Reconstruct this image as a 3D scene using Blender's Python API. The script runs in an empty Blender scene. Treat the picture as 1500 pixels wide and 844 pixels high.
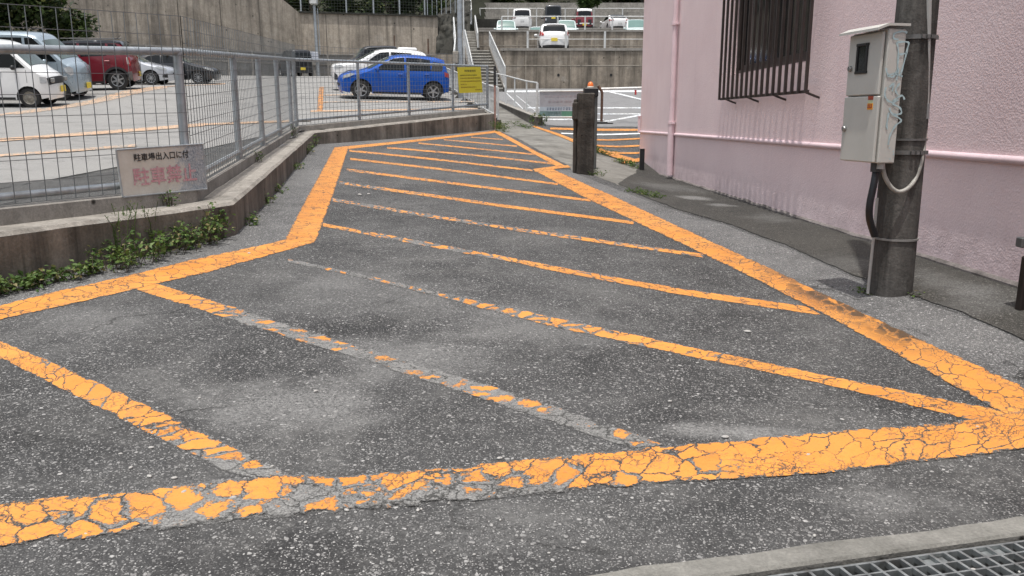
"""Okinawan car park entrance with orange hatched paving."""
import bpy, bmesh, math, random
import numpy as np
from mathutils import Vector, Matrix, noise as mnoise
random.seed(7)
SC = bpy.context.scene
COL = SC.collection
PI = math.pi
# ------------------------------------------------------------------ camera model of the photograph (1500 x 844)
F = 1186.0
TH = math.atan(246.0 / F)
EYE = 1.2
CT, ST = math.cos(TH), math.sin(TH)

def ray(px, py):
    u = (px - 750.0) / F
    v = (422.0 - py) / F
    dx, dy, dz = u, CT + v * ST, -ST + v * CT
    return dx / dy, dz / dy

def at(px, py, Y):
    a, b = ray(px, py)
    return Vector((a * Y, Y, EYE + b * Y))

def ss(a, b, t):
    t = min(1.0, max(0.0, (t - a) / (b - a)))
    return t * t * (3 - 2 * t)

# ------------------------------------------------------------------ terrain functions
_ys = np.arange(-6.0, 110.0, 0.1)
def _slope(y):
    return 0.031 + 0.019 * ss(8, 12, y) + 0.045 * ss(21, 27, y) - 0.09 * ss(41, 45, y)
_sl = np.array([_slope(y) for y in _ys])
_c = np.cumsum(_sl) * 0.1
_c = _c - np.interp(0.0, _ys, _c)
def centre(y):
    return float(np.interp(y, _ys, _c))          # height over the ground at the camera

WALL_Z = EYE - 1.0
def hit_z(px, py, z):
    a, b = ray(px, py)
    Y = (z - EYE) / b
    return Vector((a * Y, Y, z))
WC = hit_z(936, 247, WALL_Z)                     # far corner of the pink building
WN = hit_z(1485, 420, WALL_Z)                    # near point on the wall base
WD = (WN - WC).normalized()
def wall_x(y):
    return WC.x + (y - WC.y) * WD.x / WD.y
def edge_x(y):
    return float(np.interp(y, [-3, 3.3, 12.5, 30], [3.3, 2.3, 0.62, 0.8]))

def G(x, y):
    lat = -0.023 * min(4.0, max(-6.0, x)) * (1 - ss(14, 24, y))
    c = centre(y) + lat
    r = WALL_Z + (centre(24) - WALL_Z) * ss(15.5, 25, y) if y < 24.9 else centre(y)
    if y > 24: r = centre(y)
    elif y > 15: r = WALL_Z + (centre(24) - WALL_Z) * ((y - 15) / 9.0)
    xl = edge_x(y)
    xr = max(xl + 0.5, wall_x(min(y, WC.y)))
    w = ss(xl, xr, x)
    return c + (r - c) * w

def hit(px, py, fun=None, y0=1.0, y1=95.0):
    fun = fun or G
    a, b = ray(px, py)
    prev = y0
    Y = y0
    while Y < y1:
        if EYE + b * Y < fun(a * Y, Y):
            lo, hi = prev, Y
            for _ in range(24):
                m = 0.5 * (lo + hi)
                if EYE + b * m < fun(a * m, m): hi = m
                else: lo = m
            return Vector((a * hi, hi, fun(a * hi, hi)))
        prev = Y
        Y += 0.05
    return Vector((a * y1, y1, EYE + b * y1))

def hit_v(px, py, P, Q):
    """where a view ray meets the vertical plane through the plan points P and Q"""
    a, b = ray(px, py)
    nx, ny = (Q[1] - P[1]), -(Q[0] - P[0])
    Y = (nx * P[0] + ny * P[1]) / (nx * a + ny)
    return Vector((a * Y, Y, EYE + b * Y))

# low wall plan: left of frame, near corner, inner corner, tip
W1 = hit(345, 345)
W2 = hit(462, 212)
W3 = hit(724, 190)
_w0 = hit(0, 425)
W0 = W1 + (_w0 - W1) * 2.6
W0.z = G(W0.x, W0.y)
print('W', W0, W1, W2, W3, 'wall', WC, WN)

# parking lot surface: thin plate through surveyed points
_ctrl = [(0, 334, _w0.y + .35), (303, 288, W1.y + .5), (441, 189, W2.y + .2), (716, 170, W3.y + .3),
         (62, 157, 24.0), (118, 147, 26.6), (538, 145, 28.3), (637, 149, 28.6), (175, 130, 29.0), (228, 125, 37.0), (290, 123.5, 40),
         (443, 112, 57.0), (320, 109.5, 57.0), (480, 113, 59.0), (600, 108, 56), (690, 118, 44)]
_cp = np.array([list(at(*c)) for c in _ctrl])
def _tps(cp):
    n = len(cp)
    d = np.hypot(cp[:, None, 0] - cp[None, :, 0], cp[:, None, 1] - cp[None, :, 1])
    K = np.where(d > 0, d * d * np.log(d + 1e-9), 0) + np.eye(n) * 8.0
    P = np.c_[np.ones(n), cp[:, 0], cp[:, 1]]
    A = np.zeros((n + 3, n + 3))
    A[:n, :n] = K; A[:n, n:] = P; A[n:, :n] = P.T
    return np.linalg.solve(A, np.r_[cp[:, 2], 0, 0, 0])
_tw = _tps(_cp)
def Lot(x, y):
    d = np.hypot(_cp[:, 0] - x, _cp[:, 1] - y)
    k = np.where(d > 0, d * d * np.log(d + 1e-9), 0)
    return float(k @ _tw[:-3] + _tw[-3] + _tw[-2] * x + _tw[-1] * y)
print('lot resid', [round(Lot(c[0], c[1]) - c[2], 3) for c in _cp])

# ------------------------------------------------------------------ mesh builder
class MB:
    def __init__(s):
        s.v = []; s.f = []; s.uv = None
    def add(s, vs, fs):
        o = len(s.v)
        s.v += [tuple(p) for p in vs]
        s.f += [tuple(i + o for i in f) for f in fs]
        return s
    def box(s, c, d, m=None, bev=0.0):
        """box centred at c with sizes d, optional 3x3/4x4 matrix for orientation"""
        x, y, z = d[0] / 2, d[1] / 2, d[2] / 2
        if bev > 0:
            b = min(bev, x * .9, y * .9, z * .9)
            vs = []
            idx = {}
            for sx in (-1, 1):
                for sy in (-1, 1):
                    for sz in (-1, 1):
                        for k in range(3):
                            p = [sx * (x - b), sy * (y - b), sz * (z - b)]
                            p[k] = (sx, sy, sz)[k] * (x, y, z)[k]
                            idx[(sx, sy, sz, k)] = len(vs)
                            vs.append(p)
            fs = []
            for k in range(3):
                a, b2 = [(1, 2), (2, 0), (0, 1)][k]
                for sg in (-1, 1):
                    q = []
                    for (u, v) in ((-1, -1), (1, -1), (1, 1), (-1, 1)):
                        c3 = [0, 0, 0]; c3[k] = sg; c3[a] = u; c3[b2] = v
                        q.append(idx[(c3[0], c3[1], c3[2], k)])
                    fs.append(q if sg > 0 else q[::-1])
            for k in range(3):                       # edges parallel to axis k
                a, b2 = [(1, 2), (2, 0), (0, 1)][k]
                for u in (-1, 1):
                    for v in (-1, 1):
                        c0 = [0, 0, 0]; c0[k] = -1; c0[a] = u; c0[b2] = v
                        c1 = list(c0); c1[k] = 1
                        q = [idx[(*c0, a)], idx[(*c1, a)], idx[(*c1, b2)], idx[(*c0, b2)]]
                        fs.append(q if u * v < 0 else q[::-1])
            for sx in (-1, 1):
                for sy in (-1, 1):
                    for sz in (-1, 1):
                        t = [idx[(sx, sy, sz, k)] for k in range(3)]
                        fs.append(t if sx * sy * sz > 0 else t[::-1])
        else:
            vs = [(-x, -y, -z), (x, -y, -z), (x, y, -z), (-x, y, -z), (-x, -y, z), (x, -y, z), (x, y, z), (-x, y, z)]
            fs = [(0, 3, 2, 1), (4, 5, 6, 7), (0, 1, 5, 4), (1, 2, 6, 5), (2, 3, 7, 6), (3, 0, 4, 7)]
        c = Vector(c)
        vs = [c + ((m @ Vector(p)) if m is not None else Vector(p)) for p in vs]
        return s.add(vs, fs)
    def bar(s, a, b, w, h, up=(0, 0, 1), bev=0.0):
        """rectangular bar from a to b; h measured along up"""
        a = Vector(a); b = Vector(b)
        d = (b - a); L = d.length; d = d / L
        u = Vector(up); sd = d.cross(u)
        if sd.length < 1e-4: sd = d.cross(Vector((0, 1, 0)))
        sd.normalize(); u = sd.cross(d)
        m = Matrix((sd, d, u)).transposed()
        return s.box((a + b) / 2, (w, L, h), m, bev)
    def tube(s, pts, r, n=8, cap=True):
        pts = [Vector(p) for p in pts]
        rs = r if isinstance(r, (list, tuple)) else [r] * len(pts)
        vs = []; fs = []
        prev = None
        for i, p in enumerate(pts):
            if i == 0: t = pts[1] - p
            elif i == len(pts) - 1: t = p - pts[i - 1]
            else: t = (pts[i + 1] - p).normalized() + (p - pts[i - 1]).normalized()
            t.normalize()
            if prev is None:
                ref = Vector((0, 0, 1)) if abs(t.z) < .9 else Vector((1, 0, 0))
                u = t.cross(ref).normalized()
            else:
                u = (prev - t * prev.dot(t)).normalized()
            prev = u
            w = t.cross(u)
            for k in range(n):
                a = 2 * PI * k / n + PI / n
                vs.append(p + (u * math.cos(a) + w * math.sin(a)) * rs[i])
        for i in range(len(pts) - 1):
            for k in range(n):
                k2 = (k + 1) % n
                fs.append((i * n + k, (i + 1) * n + k, (i + 1) * n + k2, i * n + k2)[::-1])
        if cap:
            fs.append(tuple(range(n))); fs.append(tuple((len(pts) - 1) * n + k for k in range(n))[::-1])
            fs[-2] = fs[-2][::-1]; fs[-1] = fs[-1][::-1]
        return s.add(vs, fs)
    def lathe(s, prof, n=20, m=None, c=(0, 0, 0)):
        """profile of (r, z) round the local z axis"""
        vs = []; fs = []
        for (r, z) in prof:
            for k in range(n):
                a = 2 * PI * k / n
                p = Vector((r * math.cos(a), r * math.sin(a), z))
                vs.append(Vector(c) + (m @ p if m is not None else p))
        for i in range(len(prof) - 1):
            for k in range(n):
                k2 = (k + 1) % n
                fs.append((i * n + k, i * n + k2, (i + 1) * n + k2, (i + 1) * n + k))
        return s.add(vs, fs)
    def prism(s, poly, z0, z1):
        """plan polygon (counter-clockwise) lifted from z0 to z1 (numbers or lists)"""
        n = len(poly)
        zz0 = z0 if isinstance(z0, (list, tuple)) else [z0] * n
        zz1 = z1 if isinstance(z1, (list, tuple)) else [z1] * n
        vs = [(p[0], p[1], zz0[i]) for i, p in enumerate(poly)] + [(p[0], p[1], zz1[i]) for i, p in enumerate(poly)]
        fs = [tuple(range(n))[::-1], tuple(range(n, 2 * n))]
        fs += [(i, (i + 1) % n, n + (i + 1) % n, n + i) for i in range(n)]
        return s.add(vs, fs)
    def sweep(s, path, sect):
        """sect(i) -> list of 3D points for station i (open or closed loop given by repeating first)"""
        rows = [sect(i) for i in range(len(path))]
        n = len(rows[0])
        vs = [p for r in rows for p in r]
        fs = []
        for i in range(len(rows) - 1):
            for k in range(n):
                k2 = (k + 1) % n
                fs.append((i * n + k, i * n + k2, (i + 1) * n + k2, (i + 1) * n + k))
        fs.append(tuple(range(n))[::-1]); fs.append(tuple((len(rows) - 1) * n + k for k in range(n)))
        return s.add(vs, fs)
    def build(s, name, mat, parent=None, smooth=None, fix=True):
        me = bpy.data.meshes.new(name)
        me.from_pydata(s.v, [], s.f)
        if fix:
            bm = bmesh.new(); bm.from_mesh(me)
            bmesh.ops.recalc_face_normals(bm, faces=bm.faces)
            bm.to_mesh(me); bm.free()
        if mat is not None: me.materials.append(mat)
        if smooth is not None:
            me.polygons.foreach_set('use_smooth', [True] * len(me.polygons))
            me.set_sharp_from_angle(angle=math.radians(smooth))
        me.update()
        o = bpy.data.objects.new(name, me)
        COL.objects.link(o)
        if parent is not None:
            o.parent = parent
            o.matrix_parent_inverse = Matrix.Translation(-Vector(parent.location)) if parent.type == 'EMPTY' and parent.parent is None and parent.get('_world') else Matrix.Identity(4)
        return o

def tag(o, label=None, cat=None, group=None, kind=None):
    if label: o['label'] = label
    if cat: o['category'] = cat
    if group: o['group'] = group
    if kind: o['kind'] = kind
    return o

def thing(name, label, cat, loc=(0, 0, 0), group=None, world=True):
    """an Empty at the base of a thing; world=True: its parts are given in world coordinates"""
    o = bpy.data.objects.new(name, None)
    o.empty_display_size = .2
    COL.objects.link(o)
    o.location = loc
    if world: o['_world'] = 1
    return tag(o, label, cat, group)

def structure(name, mb, mat, **k):
    return tag(mb.build(name, mat, **k), kind='structure')

# ------------------------------------------------------------------ materials
MATS = {}
class NT:
    def __init__(s, name):
        s.mat = bpy.data.materials.new(name)
        s.mat.use_nodes = True
        s.t = s.mat.node_tree
        s.b = s.t.nodes['Principled BSDF']
        s.out = s.t.nodes['Material Output']
        MATS[name] = s.mat
    def n(s, kind, ins=None, **props):
        nd = s.t.nodes.new('ShaderNode' + kind)
        for k, v in props.items(): setattr(nd, k, v)
        for k, v in (ins or {}).items(): s.set(nd.inputs[k], v)
        return nd
    def set(s, sock, v):
        if hasattr(v, 'links') or hasattr(v, 'is_output'): s.t.links.new(v, sock)
        elif hasattr(v, 'outputs'): s.t.links.new(v.outputs[0], sock)
        else:
            if sock.type == 'RGBA' and len(v) == 3: v = (*v, 1)
            sock.default_value = v
    def math(s, op, a, b=0.0, c=None, clamp=False):
        ins = {0: a, 1: b}
        if c is not None: ins[2] = c
        nd = s.n('Math', ins, operation=op); nd.use_clamp = clamp
        return nd.outputs[0]
    def mix(s, f, a, b, blend='MIX'):
        nd = s.n('Mix', data_type='RGBA', blend_type=blend)
        s.set(nd.inputs[0], f); s.set(nd.inputs[6], a); s.set(nd.inputs[7], b)
        return nd.outputs[2]
    def ramp(s, f, lo, hi, a=0.0, b=1.0):
        nd = s.n('MapRange', {'Value': f, 'From Min': lo, 'From Max': hi, 'To Min': a, 'To Max': b})
        return nd.outputs[0]
    def noise(s, vec, scale, detail=4, rough=.55, dist=0.0):
        return s.n('TexNoise', {'Vector': vec, 'Scale': scale, 'Detail': detail, 'Roughness': rough, 'Distortion': dist}).outputs[0]
    def pos(s): return s.n('NewGeometry').outputs['Position']
    def obj(s): return s.n('TexCoord').outputs['Object']
    def scale(s, vec, sc):
        return s.n('Mapping', {'Vector': vec, 'Scale': sc}).outputs[0]
    def bump(s, h, strength=.4, dist=.01):
        nd = s.n('Bump', {'Height': h, 'Strength': strength, 'Distance': dist})
        s.t.links.new(nd.outputs[0], s.b.inputs['Normal'])
    def done(s, col=None, rough=None, metal=None, spec=None, alpha=None, coat=None):
        if col is not None: s.set(s.b.inputs['Base Color'], col)
        if rough is not None: s.set(s.b.inputs['Roughness'], rough)
        if metal is not None: s.set(s.b.inputs['Metallic'], metal)
        if spec is not None: s.set(s.b.inputs['Specular IOR Level'], spec)
        if coat is not None: s.set(s.b.inputs['Coat Weight'], coat); s.set(s.b.inputs['Coat Roughness'], .05)
        return s.mat

def plain(name, col, rough=.5, metal=0.0, var=.12, scale=8.0, spec=.5, coat=None, dirt=None, bump=0.0):
    m = NT(name)
    p = m.obj()
    nz = m.noise(p, scale, 5, .6)
    f = m.ramp(nz, .3, .7)
    c = m.mix(f, tuple(x * (1 - var) for x in col), tuple(min(1, x * (1 + var)) for x in col))
    if dirt:
        f2 = m.ramp(m.noise(p, scale * .35, 6, .65), .5, .72)
        c = m.mix(f2, c, dirt)
    r = m.ramp(nz, .3, .7, max(.02, rough - .06), min(1, rough + .08))
    if bump: m.bump(m.noise(p, scale * 6, 3), bump, .004)
    return m.done(c, r, metal, spec, coat=coat)

def concrete(name, col, stain, amount=.5, streak=.5, light=None, bump=.35, scale=1.0, fine=40):
    """weathered concrete: blotches, vertical run-down streaks, pits"""
    m = NT(name)
    p = m.pos()
    big = m.noise(p, .8 * scale, 6, .62)
    st = m.noise(m.scale(p, (3.2 * scale, 3.2 * scale, .2 * scale)), 1.0, 7, .68, .3)
    st2 = m.noise(m.scale(p, (9 * scale, 9 * scale, .5 * scale)), 1.0, 4, .6)
    fin = m.noise(p, fine, 3, .6)
    mid = m.noise(p, 5.5 * scale, 5, .65)
    c = m.mix(m.ramp(mid, .3, .72), tuple(x * .8 for x in col), tuple(min(1, x * 1.18) for x in col))
    if light: c = m.mix(m.ramp(m.noise(p, 1.7 * scale, 6, .7), .55, .75), c, light)
    f = m.math('ADD', m.ramp(st, .62 - .3 * amount, .9 - .3 * amount), m.ramp(st2, .56, .76, 0, .5))
    f = m.math('MULTIPLY', f, streak, clamp=True)
    c = m.mix(f, c, stain)
    f = m.math('MULTIPLY', m.ramp(big, .7 - .35 * amount, .9 - .3 * amount), amount, clamp=True)
    c = m.mix(f, c, stain)
    c = m.mix(m.ramp(fin, .35, .7, .25, 0), c, (0.01, 0.01, 0.009))
    pit = m.n('TexVoronoi', {'Vector': p, 'Scale': 3.1 * scale}, feature='F1')
    pf = m.math('MULTIPLY', m.ramp(pit.outputs['Distance'], .05, .13, 1, 0), m.ramp(m.noise(p, 1.1, 2), .5, .56), clamp=True)
    c = m.mix(pf, c, tuple(x * .4 for x in stain))
    m.bump(m.math('ADD', m.math('MULTIPLY', fin, .5), mid), bump, .012)
    return m.done(c, .9, 0, .25)
SUN_E, SKY_E, EXPO = 3.0, .15, 0.3
# ---- ground materials
def asphalt_mat(name, binder, stone_lo, stone_hi, fines, fines_amt=.5, bump=.5, worn=(), dustc=(.19, .187, .178)):
    m = NT(name)
    p = m.pos()
    warp = m.n('TexNoise', {'Vector': p, 'Scale': 42.0, 'Detail': 3}).outputs['Color']
    pw = m.n('VectorMath', {0: p, 1: m.n('VectorMath', {0: warp, 3: .02}, operation='SCALE').outputs[0]}, operation='ADD').outputs[0]
    v1 = m.n('TexVoronoi', {'Vector': pw, 'Scale': 66.0, 'Randomness': 1.0}, feature='F1')
    v2 = m.n('TexVoronoi', {'Vector': pw, 'Scale': 165.0, 'Randomness': 1.0}, feature='F1')
    r1 = m.n('SeparateColor', {0: v1.outputs['Color']})
    r2 = m.n('SeparateColor', {0: v2.outputs['Color']})
    big = m.noise(p, .55, 6, .6)
    mid = m.noise(p, 2.6, 6, .62)
    fine = m.noise(p, 260, 2, .6)
    # how far stones are laid bare, by area
    bare = m.math('ADD', m.ramp(mid, .32, .68, -.24, .26), m.ramp(big, .35, .65, -.14, .14))
    # base: binder with fines
    fm = m.ramp(m.math('ADD', big, m.math('MULTIPLY', mid, .6)), .62, 1.02, 0, fines_amt)
    c = m.mix(m.ramp(fine, .3, .7), binder, tuple(min(1, x * 2.4) for x in binder))
    # fine grit between the stones
    g2 = m.math('MULTIPLY', m.ramp(v2.outputs['Distance'], .34, .56, 1, 0), m.ramp(m.math('ADD', r2.outputs[0], bare), .1, .6, .1, .95), clamp=True)
    c = m.mix(g2, c, m.mix(m.math('POWER', r2.outputs[1], 2.2), stone_lo, tuple(x * 1.15 for x in stone_hi)))
    # stones, every cell holds one; most are dull, a few are pale
    thr = m.ramp(r1.outputs[2], 0, 1, .22, .52)
    g1 = m.math('MULTIPLY', m.ramp(m.math('SUBTRACT', v1.outputs['Distance'], thr), -.07, .03, 1, 0), m.ramp(m.math('ADD', r1.outputs[0], bare), .22, .5, 0, 1), clamp=True)
    sc = m.mix(m.math('POWER', r1.outputs[1], 2.4), stone_lo, stone_hi)
    c = m.mix(g1, c, sc)
    # fines worked into the surface fill it to an even grey
    c = m.mix(m.math('MULTIPLY', fm, m.ramp(m.noise(p, 45, 4, .7), .3, .62, .35, 1), clamp=True), c, fines)
    # dust film lightens whole areas
    dust = m.ramp(m.noise(p, 1.15, 7, .68, .5), .5, .72, 0, .75)
    c = m.mix(m.math('MULTIPLY', dust, m.ramp(m.noise(p, 24, 4, .7), .25, .7), clamp=True), c, dustc)
    # rubbed pale areas of their own shape
    for (cx, cy, rx, ry, k) in worn:
        q = m.n('Mapping', {'Vector': p, 'Location': (-cx / rx, -cy / ry, 0), 'Scale': (1 / rx, 1 / ry, 0)}).outputs[0]
        dd = m.n('VectorMath', {0: q}, operation='LENGTH').outputs['Value']
        dd = m.math('ADD', dd, m.ramp(m.noise(p, 3.2, 7, .7), .2, .8, -.75, .75))
        f = m.math('MULTIPLY', m.ramp(dd, .35, 1.1, k, 0), m.ramp(m.noise(p, 70, 5, .8), .36, .6, .0, 1), clamp=True)
        c = m.mix(f, c, (.25, .248, .24))
    # dark damp/oily blotches
    c = m.mix(m.ramp(m.noise(p, 1.3, 6, .66, .3), .54, .74, 0, .6), c, m.mix(.75, c, (.012, .012, .012)))
    # hairline cracks
    wp = m.n('VectorMath', {0: p, 1: m.n('VectorMath', {0: m.n('TexNoise', {'Vector': p, 'Scale': 2.2, 'Detail': 5}).outputs['Color'], 3: .55}, operation='SCALE').outputs[0]}, operation='ADD').outputs[0]
    ve = m.n('TexVoronoi', {'Vector': wp, 'Scale': .8}, feature='DISTANCE_TO_EDGE')
    cr = m.math('MULTIPLY', m.ramp(ve.outputs[0], .002, .0065, 1, 0), m.ramp(m.noise(p, .8, 3), .5, .6), clamp=True)
    c = m.mix(m.math('MULTIPLY', cr, .55), c, (.014, .014, .013))
    h = m.math('ADD', m.math('MULTIPLY', g1, .8), m.math('MULTIPLY', g2, .35))
    h = m.math('SUBTRACT', h, cr)
    m.bump(h, bump, .006)
    return m.done(c, m.ramp(fine, .3, .7, .72, .95), 0, .3)

ASPH = asphalt_mat('asphalt_worn', (.013, .013, .013), (.042, .042, .042), (.46, .452, .437), (.12, .12, .118), .6, .9, [(*hit(x, y).xy, rx, ry, k) for x, y, rx, ry, k in ((440, 590, .42, .3, .75), (610, 520, .5, .4, .6), (800, 480, .6, .45, .45), (540, 430, .7, .6, .45), (1060, 632, .3, .09, .9), (150, 470, .5, .3, .4), (1300, 735, .3, .12, .6), (700, 780, .6, .2, .3))])
ASPH2 = asphalt_mat('asphalt_bleached_strip', (.03, .03, .03), (.09, .09, .088), (.56, .55, .54), (.19, .188, .183), .6, .8)
ROAD = ASPH
LOTM = asphalt_mat('lot_asphalt_bleached', (.12, .118, .113), (.18, .177, .17), (.42, .41, .39), (.265, .26, .247), .8, .3)
LOTR = asphalt_mat('lower_lot_asphalt', (.1, .1, .1), (.14, .14, .14), (.32, .32, .32), (.2, .2, .2), .8, .3)

def paint_mat(name, col, dirty, residue=(.21, .208, .2), crack=1.0):
    """thermoplastic line paint: laid in blocks that crack, crumble from the block edges and wear off; UV in metres"""
    m = NT(name)
    p = m.pos()
    uv = m.n('UVMap').outputs[0]
    across = m.n('Attribute', attribute_name='across').outputs['Fac']
    wear = m.n('Attribute', attribute_name='wear').outputs['Fac']
    wz = m.n('VectorMath', {0: m.n('TexNoise', {'Vector': p, 'Scale': 9.0, 'Detail': 6, 'Roughness': .68}).outputs['Color'], 3: .12}, operation='SCALE').outputs[0]
    wp = m.scale(m.n('VectorMath', {0: uv, 1: wz}, operation='ADD').outputs[0], (1.0, .72, 1))
    big = m.noise(p, 3.0, 4, .6)
    mid = m.noise(p, 10.0, 6, .68)
    fin = m.noise(p, 60, 4, .7)
    vc = m.n('TexVoronoi', {'Vector': wp, 'Scale': 9.5}, feature='F1')
    ve = m.n('TexVoronoi', {'Vector': wp, 'Scale': 9.5}, feature='DISTANCE_TO_EDGE')
    ve2 = m.n('TexVoronoi', {'Vector': wp, 'Scale': 27.0}, feature='DISTANCE_TO_EDGE')
    rnd = m.n('SeparateColor', {0: vc.outputs['Color']}).outputs[0]
    lot = m.math('ADD', m.math('MULTIPLY', m.ramp(big, .34, .66), .2), m.math('MULTIPLY', rnd, .3))
    lot = m.math('ADD', lot, m.math('MULTIPLY', m.ramp(mid, .3, .7), .26))
    lot = m.math('ADD', lot, m.math('MULTIPLY', m.ramp(ve.outputs[0], 0, .22), .3))
    lot = m.math('ADD', lot, m.ramp(fin, .3, .7, -.08, .06))
    keep = m.ramp(m.math('SUBTRACT', lot, wear), -.01, .045)
    e = m.math('MINIMUM', across, m.math('SUBTRACT', 1.0, across))
    er = m.math('ADD', m.ramp(m.noise(p, 18, 6, .72), .38, .7, -.03, .1), m.math('MULTIPLY', m.ramp(mid, .45, .7), m.math('MULTIPLY', wear, .35)))
    e2 = m.math('SUBTRACT', e, er)
    keep = m.math('MULTIPLY', keep, m.ramp(e2, -.006, .01), clamp=True)
    cw = m.ramp(m.noise(p, 4.6, 6, .7), .38, .68, .003, .07)
    crk = m.ramp(m.math('SUBTRACT', 1.0, m.math('DIVIDE', ve.outputs[0], cw), clamp=True), .1, .6)
    crk2 = m.math('MULTIPLY', m.ramp(ve2.outputs[0], .008, .05, 1, 0), m.ramp(m.noise(p, 4.3, 5, .7), .46, .56), clamp=True)
    crk = m.math('MULTIPLY', m.math('MAXIMUM', crk, crk2), crack, clamp=True)
    keep2 = m.math('MULTIPLY', keep, m.math('SUBTRACT', 1.0, crk), clamp=True)
    # colour: blocks differ a little, grime and rubbed spots
    c = m.mix(rnd, tuple(x * .88 for x in col), tuple(min(1, x * 1.08) for x in col))
    c = m.mix(m.ramp(fin, .35, .8, 0, .4), c, tuple(x * .7 for x in col))
    c = m.mix(m.ramp(m.noise(p, 1.8, 6, .68), .42, .75, 0, .55), c, (min(1, col[0] * 1.02), min(1, col[1] * 1.25 + .02), col[2] * 1.5 + .018))
    c = m.mix(m.ramp(m.noise(p, 6.5, 7, .75), .54, .76, 0, .5), c, tuple(x * .5 + .04 for x in col))
    dm = m.n('Attribute', attribute_name='dirt').outputs['Fac']
    tyre = m.math('MULTIPLY', dm, m.math('MULTIPLY', m.ramp(m.math('ADD', m.math('MULTIPLY', rnd, .6), m.noise(p, 12, 5, .7)), .62, .86), m.ramp(ve.outputs[0], .02, .09, .25, 1)), clamp=True)
    c = m.mix(tyre, c, dirty)
    pits = m.math('MULTIPLY', m.ramp(m.noise(p, 140, 3, .7), .56, .68), m.ramp(mid, .35, .65, .15, .75), clamp=True)
    c = m.mix(pits, c, tuple(x * .42 for x in col))
    # where paint is gone: pale bonded residue with road grain showing
    g = m.noise(p, 150, 3, .65)
    res = m.mix(m.ramp(g, .35, .65), tuple(x * .5 for x in residue), tuple(x * 1.3 for x in residue))
    res = m.mix(m.math('MULTIPLY', crk, .8), res, (.02, .02, .018))
    c = m.mix(keep2, res, c)
    vis = m.math('MULTIPLY', m.ramp(e2, -.07, .03), m.ramp(m.math('ADD', m.noise(p, 95, 4, .7), m.math('MULTIPLY', big, .5)), .5, .8, .35, 1.0), clamp=True)
    m.set(m.b.inputs['Alpha'], m.math('MAXIMUM', keep, vis))
    m.bump(m.math('ADD', keep2, m.math('MULTIPLY', fin, .35)), .6, .005)
    return m.done(c, m.ramp(keep2, 0, 1, .9, .62), 0, .35)

ORANGE = paint_mat('orange_road_paint', (.63, .245, .044), (.085, .05, .025))
WHITEP = paint_mat('white_road_paint', (.7, .7, .68), (.3, .3, .3), (.3, .3, .3), .3)
FADED = paint_mat('faded_orange_paint', (.52, .33, .2), (.3, .2, .12), (.34, .32, .29), .4)
CONC = concrete('walk_concrete', (.23, .222, .2), (.07, .066, .056), .7, .25, (.34, .33, .3), .4, 1.5, 90)
CONC_DK = asphalt_mat('apron_concrete_dirty', (.013, .0125, .011), (.028, .027, .024), (.24, .23, .21), (.046, .0435, .037), .8, .45, [(*hit(x, y).xy, rx, ry, k) for x, y, rx, ry, k in ((1020, 291, .25, .3, .9), (1055, 301, .2, .25, .8), (1130, 320, .3, .5, .35), (1440, 440, .35, .3, .3), (980, 275, .5, .9, .35), (1230, 385, .22, .4, .3), (1390, 415, .2, .5, .35))], (.08, .076, .066))
GUTTER = concrete('gutter_concrete', (.22, .215, .195), (.07, .068, .06), .6, .15, (.3, .29, .27), .6, 3.0, 110)

# ------------------------------------------------------------------ ground sheets
def sheet(name, mat, x0, x1, y0, y1, st, fun, keep=None, dz=0.0):
    nx = int(round((x1 - x0) / st)); ny = int(round((y1 - y0) / st))
    idx = {}; vs = []; fs = []
    def vid(i, j):
        if (i, j) not in idx:
            x = x0 + i * st; y = y0 + j * st
            idx[(i, j)] = len(vs); vs.append((x, y, fun(x, y) + dz))
        return idx[(i, j)]
    for j in range(ny):
        for i in range(nx):
            cx = x0 + (i + .5) * st; cy = y0 + (j + .5) * st
            if keep is None or keep(cx, cy):
                fs.append((vid(i, j), vid(i + 1, j), vid(i + 1, j + 1), vid(i, j + 1)))
    mb = MB(); mb.add(vs, fs)
    return mb

def side(p, a, b):
    return (b[0] - a[0]) * (p[1] - a[1]) - (b[1] - a[1]) * (p[0] - a[0])
PATH_L = Vector((W3.x - .15, W3.y, 0)); PATH_LF = Vector((-3.15, 40.5, 0))
def lot_line_x(y):
    """x of the lot boundary (fence line / path edge) at distance y"""
    pts = [(W0.y, W0.x), (W1.y, W1.x), (W2.y, W2.x)]
    return None
LOTPOLY = [W0.xy, W1.xy, W2.xy, W3.xy, PATH_LF.xy, Vector((-3.9, 64)), Vector((-70, 64)), Vector((-70, -2))]
def inside(poly, x, y):
    c = False
    n = len(poly)
    for i in range(n):
        a = poly[i]; b = poly[(i + 1) % n]
        if (a[1] > y) != (b[1] > y):
            if x < (b[0] - a[0]) * (y - a[1]) / (b[1] - a[1]) + a[0]: c = not c
    return c
def dist_seg(x, y, a, b):
    p = Vector((x, y)); a = Vector(a[:2]); b = Vector(b[:2])
    t = max(0, min(1, (p - a).dot(b - a) / (b - a).length_squared))
    return (p - a - (b - a) * t).length
def dist_lot(x, y):
    return min(dist_seg(x, y, LOTPOLY[i], LOTPOLY[i + 1]) for i in range(5))

# gutter with the steel grating in the right foreground
GA = hit(1120, 844); GB = hit(1500, 791)
GD = (GB - GA).normalized(); GN = Vector((-GD.y, GD.x, 0)).normalized()      # GN points away from the camera
if GN.y < 0: GN = -GN
def gpt(s, t, dz=0.0):
    p = GA + GD * s + GN * t
    z0 = GA + GD * s
    return Vector((p.x, p.y, z0.z + dz))

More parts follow.
